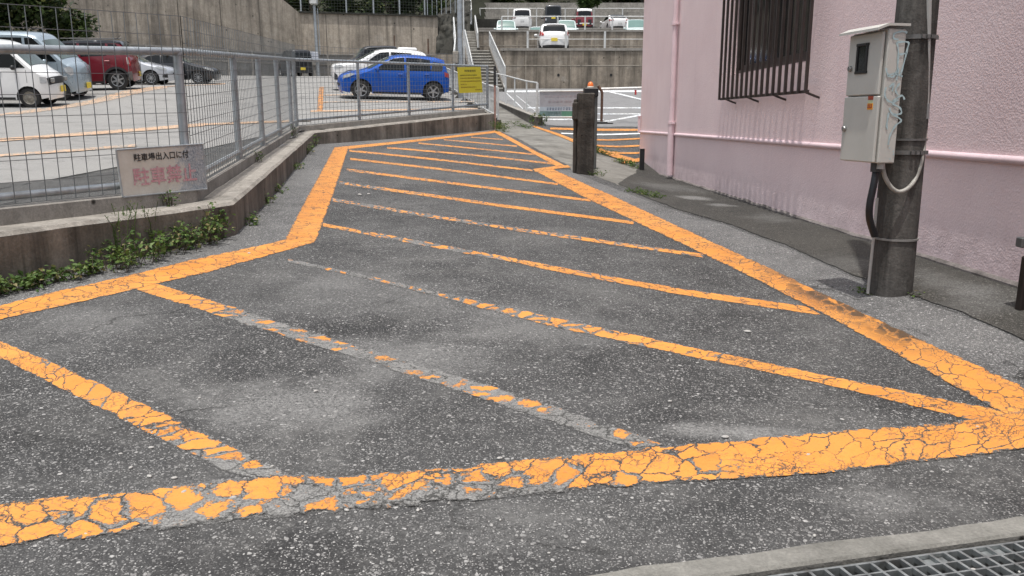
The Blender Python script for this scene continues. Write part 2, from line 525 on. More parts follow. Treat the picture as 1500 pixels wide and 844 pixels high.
mbg = sheet('asphalt_drive', ASPH, -9, 15, -1.5, 45.5, .15, G, lambda x, y: not (inside(LOTPOLY, x, y) and dist_lot(x, y) > .8) and not (x > wall_x(y) + .6 and y < WC.y - .6) and not (y > 41.3 and x < -.2))
gnd = mbg.build('asphalt_drive', ASPH, smooth=60)
bm = bmesh.new(); bm.from_mesh(gnd.data)
bmesh.ops.bisect_plane(bm, geom=bm.verts[:] + bm.edges[:] + bm.faces[:], plane_co=GA + GN * .045, plane_no=GN, clear_inner=True)
bm.to_mesh(gnd.data); bm.free()
tag(gnd, kind='structure')

lot = sheet('parking_lot', LOTM, -48, 0, -1.5, 64.5, .3, Lot, lambda x, y: inside(LOTPOLY, x, y) and dist_lot(x, y) > .33)
structure('parking_lot', lot, LOTM, smooth=60)

def drape(name, mat, poly_px, dz, fun=G, st=.12, edge_noise=0.0, world=False):
    """a thin sheet following the ground inside an outline"""
    pts = [p if world else hit(*p, fun) for p in poly_px]
    pts = [Vector((p[0], p[1])) for p in pts]
    if edge_noise:
        out = []
        for i, a in enumerate(pts):
            b = pts[(i + 1) % len(pts)]
            n = max(1, int((b - a).length / .1))
            nrm = Vector((-(b - a).y, (b - a).x)).normalized()
            for k in range(n):
                p = a + (b - a) * k / n
                w = mnoise.noise(Vector((p.x * 2.5, p.y * 2.5, 3.1))) + .6 * mnoise.noise(Vector((p.x * 9, p.y * 9, 1)))
                out.append(p + nrm * w * edge_noise)
        pts = out
    bm = bmesh.new()
    vs = [bm.verts.new((p.x, p.y, 0)) for p in pts]
    f = bm.faces.new(vs)
    bmesh.ops.triangulate(bm, faces=[f])
    xs = [p.x for p in pts]; ys = [p.y for p in pts]
    x = math.floor(min(xs) / st) * st
    step = st
    def cuts(lo, hi):
        c = []
        v = lo
        while v < hi:
            c.append(v); v += step * max(1.0, 0)
        return c
    for cx in cuts(min(xs) + st * .37, max(xs)):
        bmesh.ops.bisect_plane(bm, geom=bm.verts[:] + bm.edges[:] + bm.faces[:], plane_co=(cx, 0, 0), plane_no=(1, 0, 0))
    for cy in cuts(min(ys) + st * .37, max(ys)):
        bmesh.ops.bisect_plane(bm, geom=bm.verts[:] + bm.edges[:] + bm.faces[:], plane_co=(0, cy, 0), plane_no=(0, 1, 0))
    for v in bm.verts: v.co.z = fun(v.co.x, v.co.y) + dz
    bmesh.ops.recalc_face_normals(bm, faces=bm.faces)
    me = bpy.data.meshes.new(name); bm.to_mesh(me); bm.free()
    if me.polygons and me.polygons[0].normal.z < 0: me.flip_normals()
    me.materials.append(mat)
    o = bpy.data.objects.new(name, me); COL.objects.link(o)
    me.polygons.foreach_set('use_smooth', [True] * len(me.polygons))
    return tag(o, kind='structure')

# older bleached asphalt outside the hatched field
st1 = [hit(*p).xy for p in [(-60, 452), (0, 456), (75, 437), (172, 417), (267, 392), (400, 364), (440, 350), (468, 300), (500, 219), (600, 207.5), (716, 193.5)]]
st2 = [Vector((W3.x - .05, W3.y + .2)), W2.xy + Vector((-.1, .1)), W1.xy + Vector((-.1, 0)), W0.xy + Vector((-.1, 0))]
drape('asphalt_strip', ASPH2, st1 + st2, .0015, st=.15, world=True)
st1 = [hit(*p).xy for p in [(840, 253), (838, 249), (812, 249), (880, 288), (920, 308), (1120, 406), (1240, 466), (1485, 592), (1580, 640), (1620, 575), (1500, 500), (1409, 462), (1343, 441), (1251, 408), (1180, 375), (1065, 331), (998, 312), (920, 284)]]
drape('asphalt_strip', ASPH2, st1, .0015, st=.15, world=True)
# concrete walk from the steps down to the gate post, and the dark apron along the building
walk_px = [(728, 192), (741, 196), (764, 206), (787, 219), (830, 242), (842, 253), (871, 258), (901, 269), (925, 281),
           (946, 262), (934, 246), (925, 239), (900, 233), (872, 224), (839, 208), (810, 196), (784, 186)]
far = [Vector((.62, 24.2)), Vector((-.62, 32.0)), Vector((-1.9, 40.2)), Vector((-3.1, 40.2)), Vector((W3.x - .1, W3.y + .3))]
wpts = [hit(*p).xy for p in walk_px] + far
drape('concrete_walk', CONC, wpts, .004, st=.15, edge_noise=.03, world=True)
ap = [hit(*p).xy for p in [(905, 270), (925, 281), (998, 309), (1065, 328), (1180, 372), (1251, 404), (1343, 437), (1409, 458), (1480, 489), (1500, 497)]]
ap += [Vector((wall_x(2.2) - .6, 2.2)), Vector((wall_x(1.5) - .6, 1.5)), Vector((wall_x(1.5) + .1, 1.5)), Vector((wall_x(9) + .1, 9)), Vector((WC.x + .1, WC.y)), hit(934, 248).xy]
drape('concrete_apron', CONC_DK, ap, .006, st=.15, edge_noise=.035, world=True)

# ------------------------------------------------------------------ road markings
def resample(pts, n):
    d = [0]
    for a, b in zip(pts, pts[1:]): d.append(d[-1] + (b - a).length)
    out = []
    for i in range(n + 1):
        t = d[-1] * i / n
        k = 0
        while k < len(d) - 2 and d[k + 1] < t: k += 1
        f = (t - d[k]) / max(1e-9, d[k + 1] - d[k])
        out.append(pts[k].lerp(pts[k + 1], f))
    return out, d[-1]

def ribbon(name, up, lo, mat, wear=.1, dz=.003, dirt=0.0, fun=G, rows=4, step=.12, edge=None):
    """painted line between two edges given in picture points; wear: number or list of (fraction, value)"""
    A = [hit(*p, fun).xy.to_3d() for p in up]; B = [hit(*p, fun).xy.to_3d() for p in lo]
    L = sum((b - a).length for a, b in zip(A, A[1:]))
    n = max(2, int(L / step))
    A, La = resample(A, n); B, Lb = resample(B, n)
    vs = []; fs = []; uvs = []; wr = []; dr = []; ac = []
    u0 = 3.7 * len(bpy.data.meshes)
    for i in range(n + 1):
        t = i / n
        w = wear if not isinstance(wear, list) else float(np.interp(t, [a for a, _ in wear], [b for _, b in wear]))
        d = dirt if not isinstance(dirt, list) else float(np.interp(t, [a for a, _ in dirt], [b for _, b in dirt]))
        for k in range(rows + 1):
            p = A[i].lerp(B[i], k / rows)
            vs.append((p.x, p.y, fun(p.x, p.y) + dz)); uvs.append((u0 + t * L, u0 * .37 + k / rows * (A[i] - B[i]).length)); ac.append(k / rows); wr.append(w + (float(np.interp(t, [a for a, _ in edge], [c for _, c in edge])) * k / rows if edge else 0)); dr.append(d * (1 - k / rows) if dirt else 0)
    for i in range(n):
        for k in range(rows):
            a = i * (rows + 1) + k
            fs.append((a, a + 1, a + rows + 2, a + rows + 1))
    me = bpy.data.meshes.new(name); me.from_pydata(vs, [], fs)
    ul = me.uv_layers.new(name='UVMap')
    for lp in me.loops: ul.data[lp.index].uv = uvs[lp.vertex_index]
    at1 = me.attributes.new('wear', 'FLOAT', 'POINT'); at1.data.foreach_set('value', wr)
    at3 = me.attributes.new('across', 'FLOAT', 'POINT'); at3.data.foreach_set('value', ac)
    at2 = me.attributes.new('dirt', 'FLOAT', 'POINT'); at2.data.foreach_set('value', dr)
    me.update()
    if me.polygons[0].normal.z < 0: me.flip_normals()
    me.materials.append(mat)
    o = bpy.data.objects.new(name, me); COL.objects.link(o)
    return tag(o, kind='structure')

RM = 'road_marking'
ribbon(RM, [(-260, 508), (0, 448), (75, 429), (172, 408), (267, 384), (400, 356), (432, 347)], [(-260, 530), (0, 469), (100, 447), (185, 428), (234, 415), (296, 402), (400, 373), (463, 355)], ORANGE, .04, .0035)
ribbon(RM, [(417, 352), (452, 285), (490, 216)], [(462, 356), (490, 280), (511, 216)], ORANGE, .02, .0045, [(0, .35), (1, .3)])
ribbon(RM, [(492, 216), (600, 205.5), (728, 191)], [(494, 220.5), (640, 204.5), (728, 194.5)], ORANGE, .05, .0035)
ribbon(RM, [(732, 193), (787, 223), (832, 245)], [(722, 193.5), (780, 225), (818, 246)], ORANGE, .16, .0045)
ribbon(RM, [(781, 248), (832, 242.5)], [(784, 252.5), (836, 246)], ORANGE, .05, .006)
ribbon(RM, [(808, 247), (900, 288), (1142, 400), (1263, 458), (1500, 568), (1600, 614)], [(780, 249), (900, 311), (1087, 400), (1210, 463), (1463, 603), (1560, 655)], ORANGE, [(0, .05), (1, .07)], .0045, [(0, 0), (.6, .1), (.72, .5), (.79, 1.6), (.885, 1.5), (.91, .3), (.925, 0), (1, 0)])
ribbon(RM, [(-260, 758), (0, 737), (195, 721), (415, 694), (500, 700), (763, 676), (931, 658), (1000, 653), (1210, 634), (1390, 621), (1500, 603), (1580, 588)],
       [(-260, 828), (0, 802), (158, 788), (316, 768), (500, 753), (710, 734), (850, 720), (1000, 708), (1210, 695), (1474, 663), (1500, 658), (1580, 640)], ORANGE,
       [(0, .2), (.12, .26), (.2, .40), (.27, .38), (.34, .38), (.45, .3), (.55, .24), (.66, .16), (.8, .14), (1, .1)], .005, rows=6, edge=[(0, .1), (.12, .22), (.4, .3), (.55, .2), (.65, .02), (1, 0)])
ribbon(RM, [(-110, 452), (0, 500), (53, 521), (174, 574), (437, 700)], [(-110, 476), (0, 526), (158, 605), (310, 684), (368, 706)], ORANGE, [(0, .2), (.35, .24), (.6, .36), (.75, .32), (.88, .58), (1, .75)], .003)
ribbon(RM, [(231, 416), (368, 458), (500, 500), (763, 579), (947, 642), (975, 652)], [(190, 422), (368, 479), (463, 508), (500, 518), (684, 579), (932, 660)], ORANGE, [(0, .1), (.1, .22), (.22, .44), (.32, .64), (.5, .645), (.62, .66), (.72, .6), (.82, .72), (.95, .74), (1, .6)], .0025)
ribbon(RM, [(422, 379), (533, 403), (658, 431.6), (1000, 506), (1210, 550), (1447, 598), (1490, 606)], [(422, 384.5), (550, 412), (658, 439.5), (789, 475), (1000, 521), (1210, 564), (1421, 616), (1462, 625)], ORANGE, [(0, .8), (.1, .6), (.2, .58), (.4, .53), (.6, .44), (.75, .22), (.9, .26), (1, .2)], .0025)
ribbon(RM, [(473, 327), (600, 350), (733, 374.5), (833, 394), (1000, 423.5), (1180, 449)], [(473, 332), (600, 357), (733, 381.5), (833, 402), (1000, 433), (1205, 463)], ORANGE, [(0, .22), (.06, .42), (.2, .56), (.45, .57), (.55, .34), (.7, .3), (1, .12)], .0025)
def stripe(pts, th, wear):
    up = [(x, y - th / 2) for x, y in pts]; lo = [(x, y + th / 2) for x, y in pts]
    ribbon(RM, up, lo, ORANGE, wear, .003)
stripe([(486, 292.5), (600, 312), (733, 333), (900, 357), (1030, 375)], 5.6, [(0, .64), (.25, .58), (.5, .55), (1, .38)])
stripe([(497, 268), (633, 287), (733, 301.5), (900, 323), (928, 327)], 4.6, [(0, .55), (.3, .42), (.6, .25), (1, .15)])
stripe([(508, 249), (633, 265), (865, 294)], 3.7, [(0, .42), (.5, .36), (1, .3)])
stripe([(513, 233), (640, 247.5), (817, 270)], 3.2, .36)
stripe([(512, 221), (640, 234), (780, 250)], 2.9, .36)
stripe([(567, 216.6), (690, 227), (813, 240.5)], 2.5, .38)
stripe([(613, 210), (783, 226.5)], 2.1, .38)
stripe([(650, 205), (757, 214.5)], 1.8, .4)
stripe([(690, 201.3), (737, 204.5)], 1.5, .4)
# second hatched area beyond the walk
ribbon(RM, [(784, 185), (837, 203.5), (872, 215.5), (932, 234)], [(779, 186), (837, 208.5), (872, 221.5), (921, 239)], ORANGE, .12, .014)
ribbon(RM, [(908, 238), (938, 231.5)], [(914, 241), (944, 236)], ORANGE, .12, .017)
for (a, b, y0, y1, th, mt) in [(806, 948, 189, 191, 3.0, ORANGE), (822, 948, 196, 196, 1.8, WHITEP), (846, 950, 204, 203, 2.0, ORANGE), (870, 952, 213.5, 213.5, 2.4, ORANGE), (896, 955, 224, 224, 2.6, ORANGE)]:
    ribbon(RM, [(a, y0 - th / 2), (b, y1 - th / 2)], [(a, y0 + th / 2), (b, y1 + th / 2)], mt, .25, .012)
# lower lot: white bays
def wl(p, q, th, wear=.43, dz=.010):
    ribbon(RM, [(p[0], p[1] - th / 2), (q[0], q[1] - th / 2)], [(p[0], p[1] + th / 2), (q[0], q[1] + th / 2)], WHITEP, wear, dz)
wl((770, 158.5), (1000, 158.5), 1.7)
wl((770, 168), (1000, 167), 1.5)
wl((770, 175.5), (884, 175.5), 1.7)
wl((884, 179), (960, 165), 2.2)
wl((742, 134.2), (1000, 134), 2.6, .3)
wl((890, 134), (960, 151), 2.2, .4, .012)
wl((742, 137), (766, 160), 2.0, .4, .012)
wl((756, 140), (800, 176), 1.2, .45, .012)
# left lot: faint bays
def lr(p, q, th, mat=FADED, wear=.5, dz=.01):
    ribbon(RM, [(p[0], p[1] - th / 2), (q[0], q[1] - th / 2)], [(p[0], p[1] + th / 2), (q[0], q[1] + th / 2)], mat, wear, dz, 0.0, Lot)
lr((20, 167), (245, 128), 3.5)
lr((-20, 171), (60, 160), 3.0)
lr((0, 206), (300, 183), 5, FADED, .36, .012)
lr((300, 183), (455, 177), 3, FADED, .36, .014)
lr((0, 229), (200, 214), 4, FADED, .5, .012)
lr((100, 262), (330, 243), 5, FADED, .5, .012)
lr((455, 163.5), (700, 160), 2.2, FADED, .35, .012)
lr((470, 150), (700, 149), 1.6, FADED, .6, .012)
lr((470, 140), (560, 138), 1.6, FADED, .55, .012)
ribbon(RM, [(467.5, 128), (464, 163)], [(475, 128), (473, 163)], ORANGE, .46, .016, 0.0, Lot)
lr((200, 133), (330, 123), 1.5, FADED, .3, .016)
# dark patched strip of asphalt inside the fence
DKP = asphalt_mat('lot_patch_dark', (.025, .025, .024), (.05, .05, .048), (.22, .22, .21), (.06, .06, .058), .5, .4)
pp = [hit(x, y, Lot).xy for x, y in [(-40, 312), (0, 272), (110, 262), (200, 248), (300, 238), (390, 210), (437, 192)]]
pe = [Vector((W2.x - .45, W2.y - .6)), Vector((W1.x - .47, W1.y + .1)), Vector((_w0.x - .4, _w0.y)), Vector((W0.x - .45, W0.y + .1))]
drape('lot_patch', DKP, pp + pe, .02, Lot, .3, .06, True)

# paler surface of the lower lot beyond the hatched corner
ll = [hit(*p).xy for p in [(792, 184.5), (830, 184), (948, 186), (1000, 187)]] + [Vector((14.8, 21.5)), Vector((14.8, 43.9)), Vector((-.9, 43.9)), Vector((-1.4, 40.2)), Vector((-.25, 32.0)), Vector((.95, 24.2))]
drape('lower_lot', LOTR, ll, .004, st=.3, edge_noise=.05, world=True)
# ------------------------------------------------------------------ gutter and grating
mb = MB()
z = lambda s: (GA + GD * s).z
s0, s1 = -3.0, 3.0
def strip(mb, t0, t1, d0, d1, lo):
    """bar along the gutter between offsets t0..t1, top at d0/d1, bottom lo"""
    n = 12
    rows = []
    for i in range(n + 1):
        s = s0 + (s1 - s0) * i / n
        rows.append([gpt(s, t0, lo), gpt(s, t1, lo), gpt(s, t1, d1), gpt(s, t0, d0)])
    mb.sweep(rows, lambda i: rows[i])
far_mb = MB(); rows = []
for i in range(61):
    s = s0 + (s1 - s0) * i / 60
    p = gpt(s, 0)
    w = .085 + .025 * mnoise.noise(Vector((s * 2.2, 0, 5))) + .02 * mnoise.noise(Vector((s * 6, 1, 5)))
    q = gpt(s, w)
    rows.append([gpt(s, .012, -.3), Vector((q.x, q.y, gpt(s, 0).z - .3)), Vector((q.x, q.y, G(q.x, q.y) + .012)), gpt(s, .02, .014), gpt(s, .012, .006)])
far_mb.sweep(rows, lambda i: rows[i])
structure('gutter_edge', far_mb, GUTTER)
mb = MB(); strip(mb, -.62, -.36, .012, .012, -.3); strip(mb, -.36, .012, -.22, -.22, -.3)
structure('gutter_channel', mb, concrete('gutter_channel_dark', (.06, .058, .05), (.02, .02, .018), .7, .2))  # channel concrete much darker than the gutter edge
mb = MB(); strip(mb, -7, -.62, .008, .008, -.3)
structure('road', mb, ASPH)
GALV = plain('galvanised_steel_grate', (.3, .32, .32), .5, .75, .25, 30, dirt=(.12, .11, .1))
gr = thing('drain_grating', 'grey steel grating over the gutter in the lower right corner of the photo', 'grating', gpt(.6, -.17))
fr = MB()
fr.bar(gpt(-2.5, -.008, -.02), gpt(2.5, -.008, -.02), .008, .045); fr.bar(gpt(-2.5, -.345, -.02), gpt(2.5, -.345, -.02), .008, .045)
fr.build('frame', GALV, gr)
bb = MB()
for k in range(7):
    t = -.055 - k * .046
    bb.bar(gpt(-2.5, t, -.018), gpt(2.5, t, -.018), .006, .04)
bb.build('bearing_bars', GALV, gr)
cb = MB()
k = -2.46
while k < 2.5:
    cb.bar(gpt(k, -.01, -.006), gpt(k + .012, -.342, -.006), .009, .016)
    k += .047
cb.build('cross_bars', GALV, gr)
for (a, b) in ((.47, .53), (.66, .72)):
    lid = MB(); lid.box(gpt((a + b) / 2, -.034, -.012), (.075, .04, .006), Matrix.Rotation(math.atan2(GD.y, GD.x), 3, 'Z'))
    lid.build('filler_plate', GALV, gr)

# ------------------------------------------------------------------ low wall with kerb and mesh fence
LOWW = concrete('low_wall_concrete', (.26, .23, .195), (.045, .041, .035), .7, .8, (.36, .33, .3), .5, 1.4, 60)
LEDGE = concrete('kerb_concrete', (.33, .31, .28), (.09, .085, .075), .45, .4, (.42, .4, .37), .4, 1.6, 70)
FENCE = plain('galvanised_fence', (.40, .43, .45), .42, .55, .14, 14, dirt=(.28, .28, .27))
WIRE = plain('mesh_wire', (.20, .215, .22), .45, .5, .2, 10)
pl = [W0, W1, W2, W3]
ztop = [None, at(345, 297, W1.y).z, at(462, 193.5, W2.y).z, at(724, 165.5, W3.y).z]
zt_l = at(0, 343, _w0.y).z
ztop[0] = ztop[1] + (zt_l - ztop[1]) * 2.6
def inward(i):
    """miter direction towards the lot at corner i"""
    ns = []
    for a, b in ((i - 1, i), (i, i + 1)):
        if 0 <= a and b < len(pl):
            d = (pl[b] - pl[a]).xy.normalized()
            ns.append(Vector((-d.y, d.x)))
    n = sum(ns, Vector((0, 0))); n.normalize()
    return n / max(.4, n.dot(ns[0]))
inw = [inward(i) for i in range(4)]
def wpt(i, d, z):
    p = pl[i].xy + inw[i] * d
    return Vector((p.x, p.y, z))
def along(seg, t, d, dz=0.0):
    """point on section seg (0..2) at fraction t, offset d inwards, dz over the wall top"""
    a = wpt(seg, d, ztop[seg]); b = wpt(seg + 1, d, ztop[seg + 1])
    p = a.lerp(b, t); p.z += dz
    return p
KH = .115
KD = .30
lw = thing('low_wall', 'stained low concrete retaining wall with a kerb on top along the left side of the striped area', 'wall', (W1.x, W1.y, W1.z))
mb = MB()
rows = []
for seg in range(3):
    n = 24
    for k in range(n + (seg == 2)):
        t = k / n
        f = along(seg, t, 0)
        r = lambda d, dz: along(seg, t, d + .012 * mnoise.noise(Vector((f.x * 3, f.y * 3, d * 9))), dz + .008 * mnoise.noise(Vector((f.x * 5, f.y * 5, d * 7))))
        b = along(seg, t, 0); b.z = G(b.x, b.y) - .3
        c = along(seg, t, .62); c.z = b.z
        rows.append([b, r(0, -.025), r(.025, 0), r(KD, 0), along(seg, t, .6, 0), c])
mb.sweep(rows, lambda i: rows[i])
mb.build('wall_body', LOWW, lw, smooth=40)
LTOP = concrete('sunlit_ledge_concrete', (.33, .305, .27), (.08, .074, .062), .6, .2, (.45, .43, .39), .6, 3.0, 60)  # ledge skin paler than the wall face, sun on top put into its colour
mb = MB(); r2 = [[r[1] + Vector((0, 0, .003)), r[2] + Vector((0, 0, .003)), r[3] + Vector((0, 0, .003)), r[3] - Vector((0, 0, .01)), r[2] - Vector((0, 0, .02))] for r in rows]
mb.sweep(r2, lambda i: r2[i]); mb.build('ledge', LTOP, lw, smooth=40)
mb = MB()
for seg in range(3):
    n = 5
    rows = []
    for k in range(n + 1):
        t = k / n
        rows.append([along(seg, t, KD, -.02), along(seg, t, KD, KH - .01), along(seg, t, KD + .01, KH), along(seg, t, KD + .115, KH), along(seg, t, KD + .125, KH - .01), along(seg, t, KD + .125, -.3)])
    mb.sweep(rows, lambda i: rows[i])
mb.build('kerb', LEDGE, lw)

FD = KD + .062
fl = [wpt(i, FD, 0).xy for i in range(4)]
def fz(px, py, seg): return hit_v(px, py, fl[seg], fl[seg + 1]).z
def frac(px, seg):
    p = hit_v(px, 180, fl[seg], fl[seg + 1])
    a, b = fl[seg], fl[seg + 1]
    return (p.xy - a).dot(b - a) / (b - a).length_squared
# top and bottom rail heights at the four fence corners
zr1 = fz(290, 79, 0); zr2 = fz(441, 96, 1); zr3 = fz(714, 98, 2)
tl = frac(0, 0); zl = fz(0, 73, 0)
zr0 = zr1 + (zl - zr1) / (1 - tl)
zb1 = fz(303, 254, 1); zb2 = fz(442, 177, 1); zb3 = fz(710, 153.5, 2)
zbl = fz(0, 289, 0); zb0 = zb1 + (zbl - zb1) / (1 - tl)
print('fence z', zr0, zr1, zr2, zr3, 'bottom', zb0, zb1, zb2, zb3, 'kerb', [z + KH for z in ztop], 'tl', tl)
RT = [zr0, zr1, zr2, zr3]; RB = [zb0, zb1, zb2, zb3]
def fpt(seg, t, z=None, d=FD):
    p = along(seg, t, d)
    if z is not None: p.z = z
    return p
def lerp(a, b, t): return a + (b - a) * t
TEND = frac(714, 2)
fence = thing('mesh_fence', 'galvanised wire mesh fence on the low wall around the parking lot', 'fence', (W1.x, W1.y, ztop[1]))
posts = [(0, max(.02, frac(290, 0) - 2.05 / (fl[1] - fl[0]).length)), (0, 1.0)] + [(1, frac(p, 1)) for p in (347, 383, 409, 427)] + [(2, 0.0)] + [(2, frac(p, 2)) for p in (527, 600, 664)] + [(2, TEND)]
for (sg, t) in posts:
    b = fpt(sg, t); zt = lerp(RT[sg], RT[sg + 1], t)
    b.z += KH - .02
    pm = MB(); top = Vector((b.x, b.y, zt - .01))
    pm.tube([b, top], .034, 12)
    pm.build('post', FENCE, fence, smooth=40)
    cm = MB(); zz = lerp(RB[sg], RB[sg + 1], t)
    cm.tube([Vector((b.x, b.y, zz - .05)), Vector((b.x, b.y, zz + .05))], .043, 12)
    cm.build('clamp', FENCE, fence, smooth=40)
for sg in range(3):
    t1 = TEND if sg == 2 else 1.0
    z0, z1 = RT[sg], lerp(RT[sg], RT[sg + 1], t1)
    MB().tube([fpt(sg, 0, z0), fpt(sg, t1, z1)], .031, 12).build('top_rail', FENCE, fence, smooth=40)
    z0, z1 = RB[sg], lerp(RB[sg], RB[sg + 1], t1)
    MB().tube([fpt(sg, 0, z0), fpt(sg, t1, z1)], .026, 10).build('bottom_rail', FENCE, fence, smooth=40)
MD = FD - .045
for sg in range(3):
    wm = MB()
    t1 = TEND if sg == 2 else 1.0
    L = (fl[sg + 1] - fl[sg]).length * t1
    zlo = lambda t: along(sg, t, MD).z + KH + .015
    zhi = lambda t: lerp(RT[sg], RT[sg + 1], t) + .27
    n = int(L / .115)
    r = .0030 if sg < 2 else .0042
    for k in range(n + 1):
        t = k / n * t1
        wm.tube([fpt(sg, t, zlo(t), MD), fpt(sg, t, zhi(t), MD)], r, 4, False)
    hgt = zhi(0) - zlo(0)
    m = int(round(hgt / .105))
    for k in range(m + 1):
        q = k / m
        wm.tube([fpt(sg, 0, lerp(zlo(0), zhi(0), q), MD - .006), fpt(sg, t1, lerp(zlo(t1), zhi(t1), q), MD - .006)], r, 4, False)
    wm.build('wire_mesh', WIRE, fence, fix=False)

# ------------------------------------------------------------------ writing helper
TXT = {}
def text_mesh(body, bold=0.0):
    key = (body, bold)
    if key in TXT: return TXT[key]
    cu = bpy.data.curves.new('text', 'FONT'); cu.body = body; cu.offset = bold
    cu.resolution_u = 3
    o = bpy.data.objects.new('text', cu); COL.objects.link(o)
    bpy.context.view_layer.update()
    me = bpy.data.meshes.new_from_object(o.evaluated_get(bpy.context.evaluated_depsgraph_get()))
    vs = [v.co.copy() for v in me.vertices]; fs = [tuple(p.vertices) for p in me.polygons]
    bpy.data.objects.remove(o); bpy.data.curves.remove(cu); bpy.data.meshes.remove(me)
    x0 = min(v.x for v in vs); x1 = max(v.x for v in vs); y0 = min(v.y for v in vs); y1 = max(v.y for v in vs)
    TXT[key] = ([((v.x - x0) / (x1 - x0), (v.y - y0) / (y1 - y0)) for v in vs], fs)
    return TXT[key]
def quadmap(q, u, v):
    """q = top-left, top-right, bottom-right, bottom-left; v down"""
    return (q[0] * (1 - u) + q[1] * u) * (1 - v) + (q[3] * (1 - u) + q[2] * u) * v
def text_on(mb, q, u0, v0, u1, v1, body, off, bold=0.0):
    nrm = (q[1] - q[0]).cross(q[0] - q[3]).normalized()
    if nrm.y > 0: nrm = -nrm
    vs, fs = text_mesh(body, bold)
    mb.add([quadmap(q, u0 + (u1 - u0) * a, v1 + (v0 - v1) * b) + nrm * off for a, b in vs], fs)
def rect_on(mb, q, u0, v0, u1, v1, off):
    nrm = (q[1] - q[0]).cross(q[0] - q[3]).normalized()
    if nrm.y > 0: nrm = -nrm
    mb.add([quadmap(q, u, v) + nrm * off for u, v in ((u0, v1), (u1, v1), (u1, v0), (u0, v0))], [(0, 1, 2, 3)])
def board(mb, q, th):
    nrm = (q[1] - q[0]).cross(q[0] - q[3]).normalized()
    if nrm.y > 0: nrm = -nrm
    vs = [p for p in q] + [p - nrm * th for p in q]
    mb.add(vs, [(3, 2, 1, 0), (4, 5, 6, 7), (0, 1, 5, 4), (1, 2, 6, 5), (2, 3, 7, 6), (3, 0, 4, 7)])

# no-parking board on the fence corner
m = NT('peeling_white_board')
gen = m.n('TexCoord').outputs['Generated']; sx = m.n('SeparateXYZ', {0: gen}).outputs[0]
p = m.pos()
nz = m.noise(p, 14, 6, .7); nf = m.noise(p, 70, 5, .75)
wr = m.math('ADD', m.ramp(sx, .25, .85, -.25, .2), m.math('ADD', m.math('MULTIPLY', nz, .6), m.math('MULTIPLY', nf, .5)))
c = m.mix(m.ramp(nz, .3, .7), (.55, .53, .47), (.66, .64, .58))
c = m.mix(m.ramp(wr, .62, .7), c, m.mix(m.ramp(nf, .4, .6), (.16, .2, .24), (.5, .53, .55)))
BOARD = m.done(c, .6)
BLACKT = plain('sign_black_lettering', (.02, .02, .022), .6)
m = NT('faded_red_lettering')
p = m.pos(); c = m.mix(m.ramp(m.noise(p, 40, 5, .7), .4, .62), (.5, .22, .26), (.6, .42, .44))
gx = m.n('SeparateXYZ', {0: m.n('TexCoord').outputs['Generated']}).outputs[0]
al = m.ramp(m.math('ADD', m.math('MULTIPLY', m.noise(p, 60, 5, .8), 1.0), m.ramp(gx, .2, 1, .22, .05)), .42, .5)
m.set(m.b.inputs['Alpha'], al)
REDT = m.done(c, .7)
mfl = [wpt(i, MD - .02, 0).xy for i in range(4)]
q = [hit_v(x, y, mfl[0], mfl[1]) for x, y in ((170, 220), (297, 211), (303, 277), (180, 289))]
sg_ = thing('parking_sign', 'peeling white board with black and faded red Japanese lettering at the fence corner', 'sign', q[3])
mb = MB(); board(mb, q, .012); mb.build('panel', BOARD, sg_)
mb = MB(); text_on(mb, q, .165, .105, .80, .275, '駐車場出入口に付', .004, .018); mb.build('lettering', BLACKT, sg_)
mb = MB(); text_on(mb, q, .13, .40, .88, .80, '駐車禁止', .004, .02); mb.build('large_lettering', REDT, sg_)
mb = MB()
for (a, b) in ((0, 1), (1, 2), (2, 3), (3, 0)): mb.tube([q[a], q[b]], .007, 6)
mb.build('frame', FENCE, sg_)

# yellow notice on the fence near the steps
YEL = plain('yellow_notice_panel', (.58, .50, .02), .5, 0, .05, 20)
f2 = [wpt(i, MD - .02, 0).xy for i in range(4)]
q = [hit_v(x, y, f2[2], f2[3]) for x, y in ((670, 98.5), (704, 98), (707, 135.5), (673, 136.5))]
ys_ = thing('notice_sign', 'square yellow notice board with rows of dark print on the fence end', 'sign', q[3])
mb = MB(); board(mb, q, .01); mb.build('panel', YEL, ys_)
mb = MB()
rnd = random.Random(5)
def fakeline(u0, u1, v, h, step):
    u = u0
    while u < u1:
        w = step * rnd.uniform(.6, .9)
        rect_on(mb, q, u, v - h / 2, min(u1, u + w), v - h / 6, .004)
        rect_on(mb, q, u, v + h / 8, min(u1, u + w * .8), v + h / 2, .004)
        rect_on(mb, q, u + w * .35, v - h / 2, u + w * .6, v + h / 2, .004)
        u += step
fakeline(.28, .74, .15, .07, .075); fakeline(.08, .8, .32, .04, .045)
mb.build('print', plain('notice_print', (.09, .085, .02), .6), ys_)
mb = MB(); fakeline(.08, .95, .43, .04, .045); fakeline(.08, .95, .55, .04, .045); fakeline(.08, .33, .67, .035, .045); fakeline(.08, .72, .78, .04, .045); fakeline(.68, .95, .885, .04, .05)
mb.build('print', plain('notice_print_brown', (.2, .1, .015), .6), ys_)

